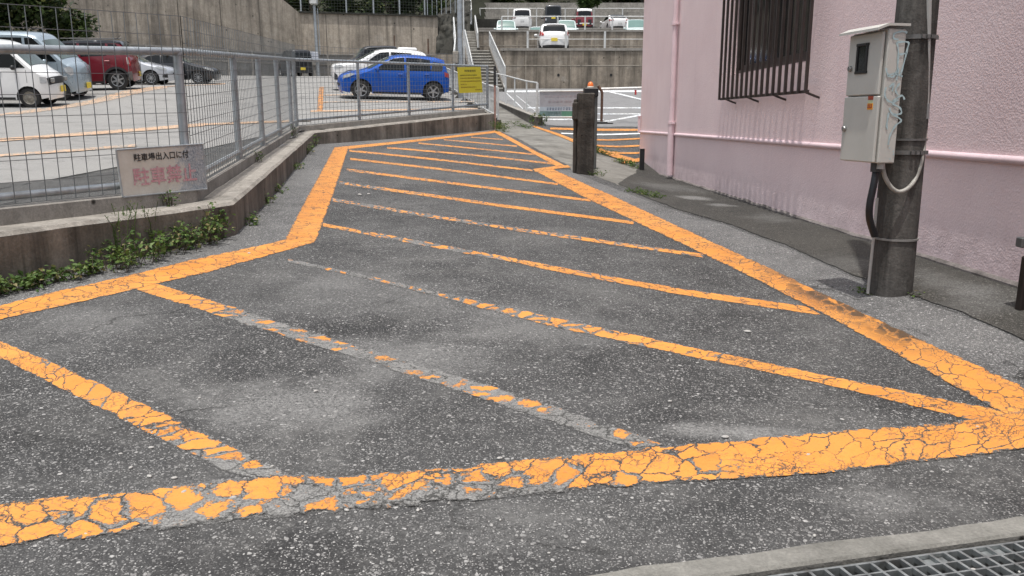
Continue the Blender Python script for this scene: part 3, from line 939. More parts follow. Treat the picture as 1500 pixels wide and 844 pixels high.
# post with black top and rusty foot at the fence tip
p0 = Vector((W3.x + .02, W3.y + .05, 0)); zb = G(p0.x, p0.y); zt_ = at(725, 97, W3.y).z; zm = at(725, 125, W3.y).z
cp_ = thing('chain_post', 'thin post with black top and rusty foot at the end of the mesh fence', 'post', (p0.x, p0.y, zb))
MB().tube([(p0.x, p0.y, zb - .05), (p0.x, p0.y, zm)], .028, 10).build('lower_tube', plain('rusty_pink_post', (.34, .2, .17), .7, 0, .3, 9, dirt=(.2, .12, .08)), cp_, smooth=40)
MB().tube([(p0.x, p0.y, zm), (p0.x, p0.y, zt_)], .035, 10).build('upper_tube', plain('black_post_sleeve', (.02, .02, .022), .5), cp_, smooth=40)

# ------------------------------------------------------------------ pink building
WN_ = Vector((-WD.y, WD.x, 0)).normalized()
if WN_.x > 0: WN_ = -WN_
def bp(s, off, z): 
    p = WC + WD * s + WN_ * off
    return Vector((p.x, p.y, z))
def wall_hit(px, py, off=0.0):
    a = bp(0, off, 0); b = bp(5, off, 0)
    p = hit_v(px, py, a, b)
    return (p - bp(0, off, p.z)).dot(WD), p.z
m = NT('pink_stucco')
p = m.pos()
n1 = m.noise(p, 55, 4, .6); n2 = m.noise(p, 20, 3, .55); n3 = m.noise(p, 1.3, 6, .6)
v = m.n('TexVoronoi', {'Vector': p, 'Scale': 85.0}, feature='SMOOTH_F1').outputs['Distance']
c = m.mix(m.ramp(n3, .3, .7), (.73, .585, .592), (.79, .65, .652))
stz = m.noise(m.scale(p, (5, 5, .35)), 1, 5, .65)
c = m.mix(m.ramp(stz, .55, .8, 0, .22), c, (.5, .38, .4))
pz = m.n('SeparateXYZ', {0: p}).outputs[2]
low = m.math('MULTIPLY', m.ramp(pz, WALL_Z + .05, WALL_Z + .4, .4, 0), m.ramp(m.noise(p, 6, 6, .7), .4, .66), clamp=True)
c = m.mix(low, c, (.33, .25, .25))
c = m.mix(m.ramp(m.noise(p, 4.2, 6, .75), .66, .72, 0, .35), c, (.74, .64, .64))
m.bump(m.math('ADD', m.math('MULTIPLY', n1, .7), m.math('ADD', m.math('MULTIPLY', v, .8), n2)), .34, .009)
PINK = m.done(c, .82, 0, .25)
PINKT = plain('pink_gloss_trim', (.70, .545, .57), .38, 0, .06, 5, dirt=(.55, .42, .43))
HB = 4.4
S_END = 21.0
so0, zo0 = wall_hit(1070, 110); so1, zo1 = wall_hit(1186, 91.5)
zo = (zo0 + zo1) / 2; ZOT = zo + 1.45
print('window', so0, so1, zo0, zo1)
bd = thing('pink_building', 'pink stuccoed building with a barred window along the right side', 'building', (WC.x, WC.y, WALL_Z))
mb = MB()
def wq(sa, sb, za, zb_):
    mb.add([bp(sa, 0, za), bp(sb, 0, za), bp(sb, 0, zb_), bp(sa, 0, zb_)], [(0, 1, 2, 3)])
zg = WALL_Z - .5
wq(0, so0, zg, HB); wq(so1, S_END, zg, HB); wq(so0, so1, zg, zo); wq(so0, so1, ZOT, HB)
R = -.16
for (a, b) in (((so0, zo), (so0, ZOT)), ((so0, ZOT), (so1, ZOT)), ((so1, ZOT), (so1, zo)), ((so1, zo), (so0, zo))):
    mb.add([bp(a[0], 0, a[1]), bp(b[0], 0, b[1]), bp(b[0], R, b[1]), bp(a[0], R, a[1])], [(0, 1, 2, 3)])
mb.add([bp(0, 0, zg), bp(0, -8, zg), bp(0, -8, HB), bp(0, 0, HB)], [(0, 1, 2, 3)])
mb.add([bp(S_END, 0, zg), bp(S_END, -8, zg), bp(S_END, -8, HB), bp(S_END, 0, HB)], [(0, 1, 2, 3)])
mb.add([bp(0, -8, zg), bp(S_END, -8, zg), bp(S_END, -8, HB), bp(0, -8, HB)], [(0, 1, 2, 3)])
mb.build('wall', PINK, bd)
mb = MB(); mb.prism([bp(-.06, .06, 0), bp(-.06, -8.06, 0), bp(S_END, -8.06, 0), bp(S_END, .06, 0)], HB - .002, HB + .2)
mb.build('roof', CONC, bd)
zmo = at(940, 193, (WC.y)).z
zmo = (wall_hit(940, 193)[1] + wall_hit(1233, 218)[1] + wall_hit(1485, 233.5)[1]) / 3
print('mould', [wall_hit(*a)[1] for a in ((940, 193), (1233, 218), (1485, 233.5))])
mb = MB()
rows = []
for i in range(30):
    s = -.03 + (S_END + .03) * i / 29
    rows.append([bp(s, -.01, zmo - .025), bp(s, .022, zmo - .022), bp(s, .034, zmo - .006), bp(s, .03, zmo + .014), bp(s, .012, zmo + .026), bp(s, -.01, zmo + .028)])
mb.sweep(rows, lambda i: rows[i]); mb.build('moulding', PINKT, bd, smooth=50)
ft = MB(); rows = []
for i in range(90):
    s = .05 + 13.5 * i / 89
    o_ = .030 + .012 * mnoise.noise(Vector((s * 2, 3, 1))); zt_f = WALL_Z + .03 + .014 * mnoise.noise(Vector((s * 3, 1, 7)))
    rows.append([bp(s, -.01, WALL_Z - .4), bp(s, o_ + .01, WALL_Z - .4), bp(s, o_, zt_f - .012), bp(s, o_ - .012, zt_f), bp(s, -.01, zt_f + .008)])
ft.sweep(rows, lambda i: rows[i]); ft.build('footing', concrete('footing_concrete', (.23, .205, .195), (.06, .055, .05), .75, .3, (.4, .36, .35), .7, 4.0, 60), bd, smooth=40)
# window
DARKM = plain('dark_bronze_metal', (.045, .035, .032), .45, .3, .2, 12)
GLASS = plain('dark_window_glass', (.012, .014, .014), .06, 0, .1, 2, .6)
win = MB()
for (a, b) in (((so0, zo + .03), (so1, zo + .03)), ((so0, ZOT - .03), (so1, ZOT - .03)), ((so0 + .03, zo), (so0 + .03, ZOT)), ((so1 - .03, zo), (so1 - .03, ZOT))):
    win.bar(bp(a[0], -.10, a[1]), bp(b[0], -.10, b[1]), .06 if a[1] == b[1] else .06, .06, up=WN_ if a[1] != b[1] else (0, 0, 1))
wo = win.build('window', DARKM, bd)
so_m = lerp(so0, so1, .5)
fr_ = MB()
for k, (a, b, off) in enumerate(((so0 + .06, so_m + .03, -.125), (so_m - .03, so1 - .06, -.095))):
    for (sa, sb, za, zb_) in ((a, b, zo + .06, zo + .12), (a, b, ZOT - .12, ZOT - .06)):
        fr_.bar(bp(sa, off, (za + zb_) / 2), bp(sb, off, (za + zb_) / 2), .03, zb_ - za)
    for sm in (a + .025, b - .025):
        fr_.bar(bp(sm, off, zo + .06), bp(sm, off, ZOT - .06), .05, .032, up=WN_)
f_ = fr_.build('sash_frame', DARKM, wo)
for k, (a, b, off) in enumerate(((so0 + .06, so_m + .03, -.127), (so_m - .03, so1 - .06, -.097))):
    pn = MB(); pn.bar(bp(a + .05, off, (zo + ZOT) / 2), bp(b - .05, off, (zo + ZOT) / 2), .006, ZOT - zo - .24)
    pn.build('pane', GLASS, wo)
mb = MB(); mb.add([bp(so0, R, zo), bp(so1, R, zo), bp(so1, R, ZOT), bp(so0, R, ZOT)], [(0, 1, 2, 3)])
mb.build('backing', plain('dark_interior_backing', (.03, .032, .028), .8, 0, .2, 6), wo)  # plain dark sheet closing the opening behind the panes
sl = MB(); sl.bar(bp(so0, -.05, zo + .004), bp(so1, -.05, zo + .004), .1, .012, up=(0, 0, 1)); sl.build('sill', PINKT, wo)
# grille
OFF = .15
g0, zg0 = wall_hit(1053.5, 146.5, OFF); g1, zg1 = wall_hit(1180, 135.5, OFF)
zgr = (zg0 + zg1) / 2
print('grille', g0, g1, zg0, zg1, so0, so1)
gm = MB()
NB = 17
for k in range(NB):
    s = lerp(g0, g1, k / (NB - 1))
    gm.bar(bp(s, OFF, zgr), bp(s, OFF, ZOT + .2), .028, .028, up=WN_)
gm.bar(bp(g0 - .012, OFF - .022, zgr + .01), bp(g1 + .012, OFF - .022, zgr + .01), .016, .03)
gm.bar(bp(g0 - .012, OFF - .022, ZOT + .15), bp(g1 + .012, OFF - .022, ZOT + .15), .016, .03)
for s in (g0, g1): gm.bar(bp(s, .0, ZOT + .15), bp(s, OFF, ZOT + .15), .02, .02)
go = gm.build('window_grille', DARKM, bd)
for k in range(4):
    s = lerp(g0 + .22, g1 - .05, k / 3)
    b_ = MB(); b_.tube([bp(s, OFF - .02, zgr + .005), bp(s + .02, .05, zgr - .03), bp(s + .02, -.01, zgr - .05)], .012, 6); b_.build('bracket', DARKM, go)
# down pipe
sp, _ = wall_hit(986, 257)
zj = wall_hit(986, 183, .06)[1]
zbp = wall_hit(986, 258, .06)[1]
dp = MB(); dp.tube([bp(sp, .066, zj), bp(sp, .066, HB)], .046, 14); dp.tube([bp(sp, .066, max(zbp, G(*bp(sp, .066, 0).xy) + .01)), bp(sp, .066, zj + .06)], .056, 14)
dpo = dp.build('down_pipe', PINKT, bd, smooth=40)
for zz in (zj + .03, wall_hit(986, 37, .06)[1]):
    k_ = MB(); k_.tube([bp(sp, .066, zz - .02), bp(sp, .066, zz + .02)], .064, 14); k_.box(bp(sp + .07, .05, zz), (.05, .03, .03)); k_.tube([bp(sp, 0, zz), bp(sp, .066, zz)], .015, 6)
    k_.build('pipe_clip', PINKT, dpo, smooth=40)
# small vent pipe at the corner
k_ = MB(); ca = bp(.12, .05, 0); k_.tube([(ca.x, ca.y, zmo), (ca.x, ca.y, zmo + .3)], .025, 10); k_.tube([(ca.x, ca.y, zmo + .3), (ca.x, ca.y, zmo + .33)], .034, 10)
k_.build('pipe_stub', PINKT, bd, smooth=40)

# black stub post by the building corner
b0 = hit(940.5, 250); 
st_ = thing('stub_post', 'short black square post at the far corner of the pink building', 'post', b0)
h_ = at(941, 219, b0.y).z - b0.z
BLK = plain('black_painted_steel', (.012, .012, .013), .5, 0, .3, 10)
MB().box((b0.x, b0.y + .05, b0.z + h_ / 2 - .03), (.085, .085, h_ + .06), None, .008).build('post', BLK, st_)
MB().box((b0.x, b0.y + .05, b0.z + h_ + .006), (.095, .095, .012), None, .004).build('cap', BLK, st_)

# dark gate leaf at the right edge of the picture
gb = hit(1492, 455)
gt = at(1496, 376, gb.y)
gl = thing('gate_leaf', 'dark brown steel gate edge standing by the pink wall at the right border', 'gate', gb)
BRN = plain('dark_brown_steel', (.022, .016, .014), .4, .2, .3, 7, dirt=(.05, .03, .02))
mm = MB(); mm.bar(gb + Vector((.02, 0, -.02)), Vector((gt.x + .045, gb.y, gt.z)), .06, .05, up=(0, 1, 0), bev=.006); mm.build('stile', BRN, gl)
mm = MB(); mm.box(gb + Vector((.33, .01, (gt.z - gb.z) / 2 + .03)), (.5, .02, gt.z - gb.z - .1)); mm.build('panel', BRN, gl)
mm = MB(); mm.bar(gb + Vector((.02, 0, .05)), gb + Vector((.6, 0, .05)), .05, .04); mm.bar(Vector((gt.x + .03, gb.y, gt.z - .02)), Vector((gt.x + .6, gb.y, gt.z - .02)), .05, .04); mm.build('rail', BRN, gl)
hp = at(1492, 355, gb.y + .04)
mm = MB(); mm.box((hp.x + .05, hp.y, hp.z), (.1, .06, .055), None, .006); mm.bar((hp.x + .06, hp.y, hp.z), (hp.x + .06, hp.y, gt.z - .05), .02, .02); mm.build('latch', plain('grey_latch', (.1, .1, .1), .5, .3), gl)

# ------------------------------------------------------------------ utility pole and meter cabinet
pb = hit(1303, 437)
PR = 32.0 / F * pb.y * 1.0
pc = Vector((at(1303, 430, pb.y).x * (1 + PR / pb.y), pb.y + PR, 0)); pc.z = G(pc.x, pc.y)
ztopv = at(1345, 0, pc.y).z
PR0 = 27.0 / F * pc.y * 1.0
print('pole', pc, PR, PR0, 'top frame z', ztopv)
POLE = concrete('utility_pole_concrete', (.12, .113, .104), (.024, .023, .021), .7, .95, (.22, .21, .195), .4, 3.0, 80)
up_ = thing('utility_pole', 'dark weathered round concrete utility pole beside the pink building', 'pole', pc)
tap = (PR - PR0) / (ztopv - pc.z)
def prad(z): return PR - tap * (z - pc.z)
mb = MB(); mb.tube([(pc.x, pc.y, pc.z - .2), (pc.x, pc.y, ztopv), (pc.x, pc.y, pc.z + 8.5)], [PR, PR0, max(.07, prad(pc.z + 8.5))], 36)
mb.build('shaft', POLE, up_, smooth=40)
STL = plain('band_steel', (.18, .18, .175), .5, .7, .25, 20)
zr = at(1310, 353, pc.y - PR).z
mb = MB(); mb.lathe([(prad(zr) - .01, -.006), (prad(zr) + .006, -.006), (prad(zr) + .006, .006), (prad(zr) - .01, .006)], 32, None, (pc.x, pc.y, zr)); mb.build('ring', plain('cement_ring', (.2, .195, .185), .8), up_, smooth=50)
for (yy, bl) in ((53, 1), (224, 1), (205, 0)):
    zz = at(1340, yy, pc.y - PR).z; rr = prad(zz)
    h2 = .012 if bl else .006
    mb = MB(); mb.lathe([(rr - .005, -h2), (rr + .006, -h2), (rr + .006, h2), (rr - .005, h2)], 32, None, (pc.x, pc.y, zz))
    if bl:
        for a in (-.35, -.15, .05, .25): 
            an = -PI / 2 + .35 + a * 1.2
            mb.box((pc.x + math.cos(an) * (rr + .01), pc.y + math.sin(an) * (rr + .01), zz), (.018, .018, .02))
        an = -.35
        mb.box((pc.x + math.cos(an) * (rr + .002), pc.y + math.sin(an) * (rr + .002), zz), (.022, .016, .022))
    mb.build('clamp_band', STL, up_, smooth=50)
GREYP = plain('grey_plastic_pipe', (.36, .355, .34), .5, 0, .1, 10, dirt=(.22, .21, .2))
def px_pole(px, py, dy=0.0): return at(px, py, pc.y + dy)
# straight conduit on the right side of the shaft, flexible loop back to the cabinet
Yc = -PR * .55
c1 = px_pole(1361.5, -40, -.118); c2 = px_pole(1356.5, 160, -.078)
MB().tube([Vector((c1.x - .02, c1.y - .0, pc.z + 5)), c1, c2], .0165, 10).build('conduit', GREYP, up_, smooth=40)
MB().tube([px_pole(1356.5, 152, -.078), px_pole(1355.5, 174, -.075)], .021, 10).build('coupling', plain('grey_coupling', (.22, .22, .22), .5), up_, smooth=40)
def bez(pts, n=8):
    out = []
    P = [pts[0]] + pts + [pts[-1]]
    for i in range(1, len(P) - 2):
        for k in range(n):
            t = k / n
            a, b, c, d = P[i - 1], P[i], P[i + 1], P[i + 2]
            out.append(.5 * ((2 * b) + (c - a) * t + (2 * a - 5 * b + 4 * c - d) * t * t + (3 * b - a - 3 * c + d) * t ** 3))
    out.append(pts[-1])
    return out
lp = [px_pole(1354.5, 172, Yc), px_pole(1354, 205, Yc), px_pole(1350, 235, Yc - .03), px_pole(1342, 260, -PR * .85), px_pole(1331, 275, -PR - .02), px_pole(1318, 281, -PR - .03), px_pole(1307, 276, -PR - .03), px_pole(1298, 263, -PR - .03), px_pole(1294, 250, -PR - .03), px_pole(1293, 238, -PR - .03)]
MB().tube(bez(lp), .0125, 10).build('flexible_loop', plain('beige_flexible_conduit', (.34, .33, .3), .55, 0, .1, 14, dirt=(.2, .19, .17)), up_, smooth=40)
MB().tube([px_pole(1271, 430, -PR * .5), px_pole(1280, 345, -PR * .5), px_pole(1285, 290, -PR * .5)], .009, 10).build('ground_conduit', GREYP, up_, smooth=40)
# cabinet
Y0 = pc.y - .25; Y1 = Y0 * 1.07
e_r = at(1324, 140, Y0); e_n = at(1291.5, 140, Y0); e_f = at(1239.5, 140, Y1)
zbx = at(1285, 239.5, Y0).z; ztx = at(1298, 42, Y0).z
depth_v = (e_r - e_n).xy; front_v = (e_f - e_n).xy
print('box front', front_v.length, 'side', depth_v.length, 'h', ztx - zbx, front_v, depth_v)
fx = front_v.normalized(); sxv = Vector((-fx.y, fx.x)); 
if sxv.dot(depth_v) < 0: sxv = -sxv
FW = front_v.length; DW = depth_v.dot(sxv); BH = ztx - zbx
def cb_(a, d, z):
    """cabinet point: a along the front from the near edge, d depth from the front, z up"""
    p = e_n.xy + fx * a + sxv * d
    return Vector((p.x, p.y, zbx + z))
CM = Matrix((Vector((fx.x, fx.y, 0)), Vector((sxv.x, sxv.y, 0)), Vector((0, 0, 1)))).transposed()
CABM = plain('cream_grey_cabinet_paint', (.47, .465, .43), .42, 0, .04, 4, dirt=(.4, .395, .36))
cab = thing('meter_cabinet', 'cream grey steel electric meter cabinet with graffiti mounted on the utility pole', 'cabinet', cb_(FW / 2, DW / 2, 0))
MB().box(cb_(FW / 2, DW / 2 + .006, BH / 2), (FW, DW - .012, BH), CM, .006).build('body', CABM, cab)
HS = BH * .515
d1 = MB().box(cb_(FW / 2 + .003, -.004, HS + (BH - HS) / 2 - .004), (FW - .03, .018, BH - HS - .014), CM, .005).build('upper_door', CABM, cab)
d2 = MB().box(cb_(FW / 2 + .003, -.004, HS / 2), (FW - .014, .018, HS - .008), CM, .005).build('lower_door', CABM, cab)
ww = MB(); wu, wv = .55, .70
wc_ = cb_(FW * .56, -.0145, BH * .80)
for (aa, zz, w, h) in ((0, .079, .115, .016), (0, -.079, .115, .016), (-.05, 0, .016, .16), (.05, 0, .016, .16)):
    ww.box(cb_(FW * .56 + aa * .9, -.016, BH * .8 + zz * 1.0), (w, .012, h), CM, .002)
ww.build('window_frame', BLK, d1)
MB().box(cb_(FW * .56, -.0135, BH * .8), (.085, .004, .15), CM).build('window_pane', GLASS, d1)
LK = plain('chrome_lock', (.35, .35, .34), .3, .8)
def lock(par, a, z):
    k = MB(); k.lathe([(0, .016), (.014, .016), (.017, .012), (.017, 0)], 14, CM @ Matrix.Rotation(PI / 2, 3, 'X'), cb_(a, -.012, z)); k.box(cb_(a, -.028, z), (.005, .006, .026), CM)
    k.build('lock', LK, par, smooth=40)
lock(d1, FW * .87, BH * .73); lock(d2, FW * .90, BH * .26)
# sloping lid
lid = MB()
lo = .012
A_ = [cb_(-.014, -.07, BH + .004), cb_(FW + .014, -.07, BH + .004), cb_(FW + .014, .0, BH + .03), cb_(-.014, 0, BH + .03), cb_(-.014, DW + .012, BH + .03), cb_(FW + .014, DW + .012, BH + .03)]
A2 = [p + Vector((0, 0, -.014)) for p in A_]
lid.add(A_ + A2, [(0, 1, 2, 3), (3, 2, 5, 4), (6, 9, 8, 7), (9, 10, 11, 8), (0, 6, 7, 1), (1, 7, 8, 2), (2, 8, 11, 5), (5, 11, 10, 4), (4, 10, 9, 3), (3, 9, 6, 0)])
lid.build('lid', CABM, cab)
# sticker: red word over orange block
k = MB(); k.box(cb_(FW * .23, -.0142, HS * .84), (.05, .002, .036), CM); k.build('sticker', plain('orange_sticker', (.75, .33, .02), .5), d2)
k = MB()
for i in range(3): k.box(cb_(FW * .23 + (i - 1) * .015, -.0156, HS * .84 + .002), (.009, .002, .022), CM); k.box(cb_(FW * .23 + (i - 1) * .015, -.0158, HS * .84 - .008), (.013, .002, .005), CM)
k.box(cb_(FW * .23, -.0142, HS * .965), (.046, .002, .022), CM)
k.build('sticker_print', plain('sticker_red_print', (.3, .05, .02), .5), d2)
k = MB(); k.box(cb_(FW * .23, -.0142, HS * .905), (.04, .002, .018), CM); k.build('sticker', plain('pale_green_sticker', (.45, .48, .3), .5), d2)
for zz in (.42, .47): MB().lathe([(0, .006), (.007, .004), (.008, 0)], 10, CM @ Matrix.Rotation(PI / 2, 3, 'X'), cb_(FW * .97, -.0, BH * zz + .11)).build('rivet', LK, cab, smooth=40)
# graffiti on the side facing the camera, strokes in side-face picture units (u across, v up 0..1)
def gp(px, py):
    """picture position on the side face -> world, slightly proud"""
    o = cb_(-.0035, 0, 0)
    return hit_v(px, py, o.xy, (o.xy + sxv))
GRF = plain('pale_blue_spray', (.36, .47, .49), .6, 0, .12, 60)
strokes = [[(1329, 48), (1322, 46), (1311, 49), (1309, 56), (1316, 58)],
           [(1314, 62), (1330, 62), (1329, 72), (1322, 100), (1318, 112)], [(1314, 62), (1316, 78), (1314, 108)], [(1318, 80), (1328, 78)],
           [(1298, 100), (1300, 108), (1308, 113), (1316, 100), (1313, 118)], [(1300, 112), (1310, 108), (1322, 112)],
           [(1298, 128), (1296, 138), (1300, 147), (1308, 150), (1316, 146)], [(1303, 128), (1309, 122), (1307, 134)], [(1318, 122), (1312, 132), (1316, 140)],
           [(1325, 146), (1321, 140), (1311, 146), (1308, 152), (1318, 158), (1320, 166), (1310, 168)],
           [(1303, 158), (1306, 166), (1320, 176), (1312, 184), (1304, 198), (1301, 212)], [(1302, 165), (1299, 182), (1300, 190)]]
gm = MB()
def flat_stroke(pts, w):
    P = bez([gp(*p) for p in pts], 5)
    nrm = Vector((-fx.x, -fx.y, 0))
    vs = []
    for i, p in enumerate(P):
        t = (P[min(i + 1, len(P) - 1)] - P[max(i - 1, 0)]).normalized()
        sd = t.cross(nrm).normalized() * w * (1 + .3 * math.sin(i * 1.3))
        vs += [p - sd + nrm * .0006, p + sd + nrm * .0006]
    gm.add(vs, [(2 * i, 2 * i + 1, 2 * i + 3, 2 * i + 2) for i in range(len(P) - 1)])
for s_ in strokes: flat_stroke(s_, .005)
for p in ((1303, 217), (1309, 222), (1304, 233), (1309, 226)):
    c_ = gp(*p); gm.lathe([(0, 0), (.005, 0)], 8, Matrix((Vector((sxv.x, sxv.y, 0)), Vector((0, 0, 1)), Vector((-fx.x, -fx.y, 0)))).transposed(), c_)
gm.build('graffiti', GRF, cab, fix=False)
# black flexible duct
q0 = cb_(FW * .25, DW * .55, 0)
dl = [q0 + Vector((0, 0, .02)), q0 + Vector((0, 0, -.05)), px_pole(1280, 270, -PR - .05), px_pole(1274, 300, -PR - .05), px_pole(1274, 322, -PR - .03), px_pole(1281, 345, -PR * .9)]
MB().tube(bez(dl), .021, 12).build('flexible_duct', plain('black_corrugated_duct', (.012, .013, .016), .45), cab, smooth=40)
MB().tube([q0 + Vector((0, 0, .004)), q0 + Vector((0, 0, -.055))], .032, 14).build('duct_socket', plain('dark_grey_socket', (.05, .05, .052), .5), cab, smooth=40)
q1 = cb_(FW * .02 + .03, DW * .5, 0)
MB().tube([q1 + Vector((0, 0, .004)), q1 + Vector((0, 0, -.035))], .022, 12).build('duct_socket', GREYP, cab, smooth=40)
# ------------------------------------------------------------------ gate post, lamp, barrier
OLDC = concrete('old_gatepost_concrete', (.085, .075, .064), (.03, .027, .024), .7, .7, (.13, .115, .1), .8, 3.0, 60)
g0_ = hit(855, 256)
gw = 29.0 / F * g0_.y; gh = at(857, 136, g0_.y).z - g0_.z
gp_ = thing('gate_post', 'square dark weathered concrete gate post with chipped edges at the end of the walk', 'post', g0_)
bm = bmesh.new()
bmesh.ops.create_grid(bm, x_segments=1, y_segments=1, size=.5)
bm.clear()
def rough_block(name, c, d, mat, parent, amp=.012, seg=.06, rot=0.0):
    bm = bmesh.new()
    bmesh.ops.create_cube(bm, size=1.0)
    bmesh.ops.scale(bm, vec=d, verts=bm.verts)
    bmesh.ops.bevel(bm, geom=bm.edges[:], offset=.018, segments=1, affect='EDGES')
    for ax in range(3):
        n = int(d[ax] / seg)
        for k in range(1, n):
            co = [0, 0, 0]; co[ax] = -d[ax] / 2 + d[ax] * k / n
            no = [0, 0, 0]; no[ax] = 1
            bmesh.ops.bisect_plane(bm, geom=bm.verts[:] + bm.edges[:] + bm.faces[:], plane_co=co, plane_no=no)
    for v in bm.verts:
        p = v.co
        ex = max(abs(p.x) / d[0], abs(p.y) / d[1]) * 2
        k = mnoise.noise(p * 5) * .6 + mnoise.noise(p * 14) * .5
        chip = max(0, mnoise.noise(p * 4 + Vector((7, 3, 1))) - .15) * (1 if abs(p.x) > d[0] * .4 and abs(p.y) > d[1] * .4 else .2)
        s_ = 1 - chip * .25
        v.co = Vector((p.x * s_, p.y * s_, p.z)) + Vector((k, mnoise.noise(p * 6 + Vector((3, 3, 3))), .4 * k)) * amp
    me = bpy.data.meshes.new(name); 
    bmesh.ops.rotate(bm, verts=bm.verts, cent=(0, 0, 0), matrix=Matrix.Rotation(rot, 3, 'Z'))
    bmesh.ops.translate(bm, vec=c, verts=bm.verts)
    bm.to_mesh(me); bm.free(); me.materials.append(mat)
    o = bpy.data.objects.new(name, me); COL.objects.link(o); o.parent = parent
    o.matrix_parent_inverse = Matrix.Translation(-parent.location)
    return o
xs_l = at(846, 200, g0_.y).x; xs_r = at(871, 200, g0_.y).x
rough_block('shaft', Vector(((xs_l + xs_r) / 2, g0_.y + .15, g0_.z + gh / 2 - .05)), (xs_r - xs_l, .27, gh + .1), OLDC, gp_)
xl_ = at(840, 200, g0_.y).x
rough_block('side_rib', Vector(((xl_ + xs_l) / 2 + .006, g0_.y + .17, g0_.z + gh * .48 - .05)), (xs_l - xl_ - .012, .2, gh * .9 + .1), OLDC, gp_, .006)
rough_block('side_block', Vector(((xl_ + xs_l) / 2 + .002, g0_.y + .15, g0_.z + gh * .78)), (xs_l - xl_ + .02, .25, gh * .22), OLDC, gp_, .006)
# dark steel gate housing with an orange lamp behind it
y2 = g0_.y + 1.4
hb = Vector((at(864, 200, y2).x, y2, 0)); hb.z = G(hb.x, hb.y)
gm_ = thing('gate_housing', 'narrow dark gate housing with an orange lamp on top just behind the concrete gate post', 'housing', hb)
w_ = at(874.5, 150, y2).x - at(854, 150, y2).x
zt_h = at(864, 131, y2).z
MB().box((hb.x, y2, (hb.z + zt_h) / 2 - .05), (w_ * .94, .2, zt_h - hb.z + .1), None, .01).build('column', plain('grey_steel_column', (.1, .105, .1), .6, .2), gm_)
zc = at(864, 142, y2).z
MB().box((hb.x, y2 - .01, (zt_h + zc) / 2 + .01), (w_, .25, zt_h - zc + .02), None, .012).build('head', BLK, gm_)
la = at(865, 128, y2)
MB().lathe([(0, .115), (.02, .11), (.042, .085), (.05, .05), (.05, .02)], 16, None, (la.x, y2, zt_h + .01)).build('lamp', plain('orange_lamp_lens', (.75, .17, .03), .25, 0, .05), gm_, smooth=50)
MB().lathe([(.045, .045), (.06, .03), (.06, 0)], 16, None, (la.x, y2, zt_h + .008)).build('lamp_base', plain('pale_lamp_base', (.45, .42, .36), .5), gm_, smooth=40)
# rusty barrier post
rb = hit(881, 181)
RUST = plain('rusty_steel', (.13, .07, .045), .8, .2, .4, 12, dirt=(.05, .035, .03))
bz = at(880, 131, rb.y)
br = thing('barrier', 'rusty barrier post with a bent top carrying a white horizontal pipe', 'barrier', rb)
MB().tube([rb, (rb.x, rb.y, bz.z - .1), (bz.x, rb.y, bz.z)], .04, 12).build('post', RUST, br, smooth=40)
tip = at(876, 126, rb.y)
MB().tube([(bz.x + .03, rb.y, bz.z - .05), tip], .045, 10).build('bent_top', RUST, br, smooth=40)
MB().box((rb.x, rb.y, rb.z + .03), (.34, .3, .06), None, .015).build('foot', BLK, br)
MB().box((rb.x + .02, rb.y - .02, rb.z + .012), (.62, .42, .02), None, .008).build('base_plate', plain('dark_rubber_base', (.05, .05, .05), .8), br)
be = at(990, 127.5, rb.y + .3)
WHT = plain('white_painted_pipe', (.72, .71, .68), .45, 0, .06, 6, dirt=(.5, .47, .42))
MB().tube([(bz.x, rb.y, bz.z + .01), be], .036, 10).build('pipe', WHT, br, smooth=40)
MB().tube([at(931, 132, rb.y - .05), at(931, 139, rb.y - .05)], .03, 8).build('red_tag', plain('red_tag', (.5, .05, .05), .5), br)

# ------------------------------------------------------------------ second low wall with hand rail, along the walk
RAILM = plain('pale_grey_rail_paint', (.56, .57, .56), .45, .1, .1, 9, dirt=(.38, .37, .35))
LOWW2 = concrete('walk_wall_concrete', (.17, .155, .135), (.04, .037, .032), .6, .6, (.3, .28, .25), .4, 1.6, 60)
p_a = Vector((at(784, 186, 24.0).x, 24.0)); p_b = Vector((at(727, 160, 32.5).x, 32.5)); 
dirw = (p_b - p_a).normalized()
p_c = p_a + dirw * ((40.2 - 24.0) / dirw.y)
nw = Vector((dirw.y, -dirw.x))
wt_a = at(784, 171.5, 24.0).z; wt_b = at(727, 149, 32.5).z
def w2(t, off, z=None):
    p = p_a.lerp(p_c, t) + nw * off
    tt = (p_a.lerp(p_c, t).y - 24.0) / 8.5
    zt = wt_a + (wt_b - wt_a) * tt
    return Vector((p.x, p.y, zt if z is None else z))
ww_ = thing('walk_wall', 'low stained concrete wall on the right of the sloping walk', 'wall', (p_a.x, p_a.y, G(p_a.x, p_a.y)))
rows = []
for k in range(17):
    t = k / 16
    a = w2(t, 0); g = G(a.x, a.y) - .3
    rows.append([Vector((a.x, a.y, g)), w2(t, 0) - Vector((0, 0, .02)), w2(t, .02), w2(t, .20), w2(t, .22) - Vector((0, 0, .02)), w2(t, .22, g)])
mb = MB(); mb.sweep(rows, lambda i: rows[i]); mb.build('wall_body', LOWW2, ww_)
mb = MB(); rows2 = [[r[1] + Vector((-.012, 0, .01)), r[1] + Vector((-.012, 0, .035)), r[4] + Vector((.012, 0, .035)), r[4] + Vector((.012, 0, .01))] for r in rows]
mb.sweep(rows2, lambda i: rows2[i]); mb.build('coping', LEDGE, ww_)
hr = thing('handrail', 'grey tube handrail on top of the low wall right of the walk', 'handrail', w2(0, .11))
def hz(px, py, Y): return at(px, py, Y).z
tops = []
for (px, py) in ((787, 121.5), (771.5, 119), (754, 114.5), (741, 111), (728, 108)):
    P = w2(0, .11); Q = w2(1, .11)
    h = hit_v(px, py, P, Q); tops.append(h)
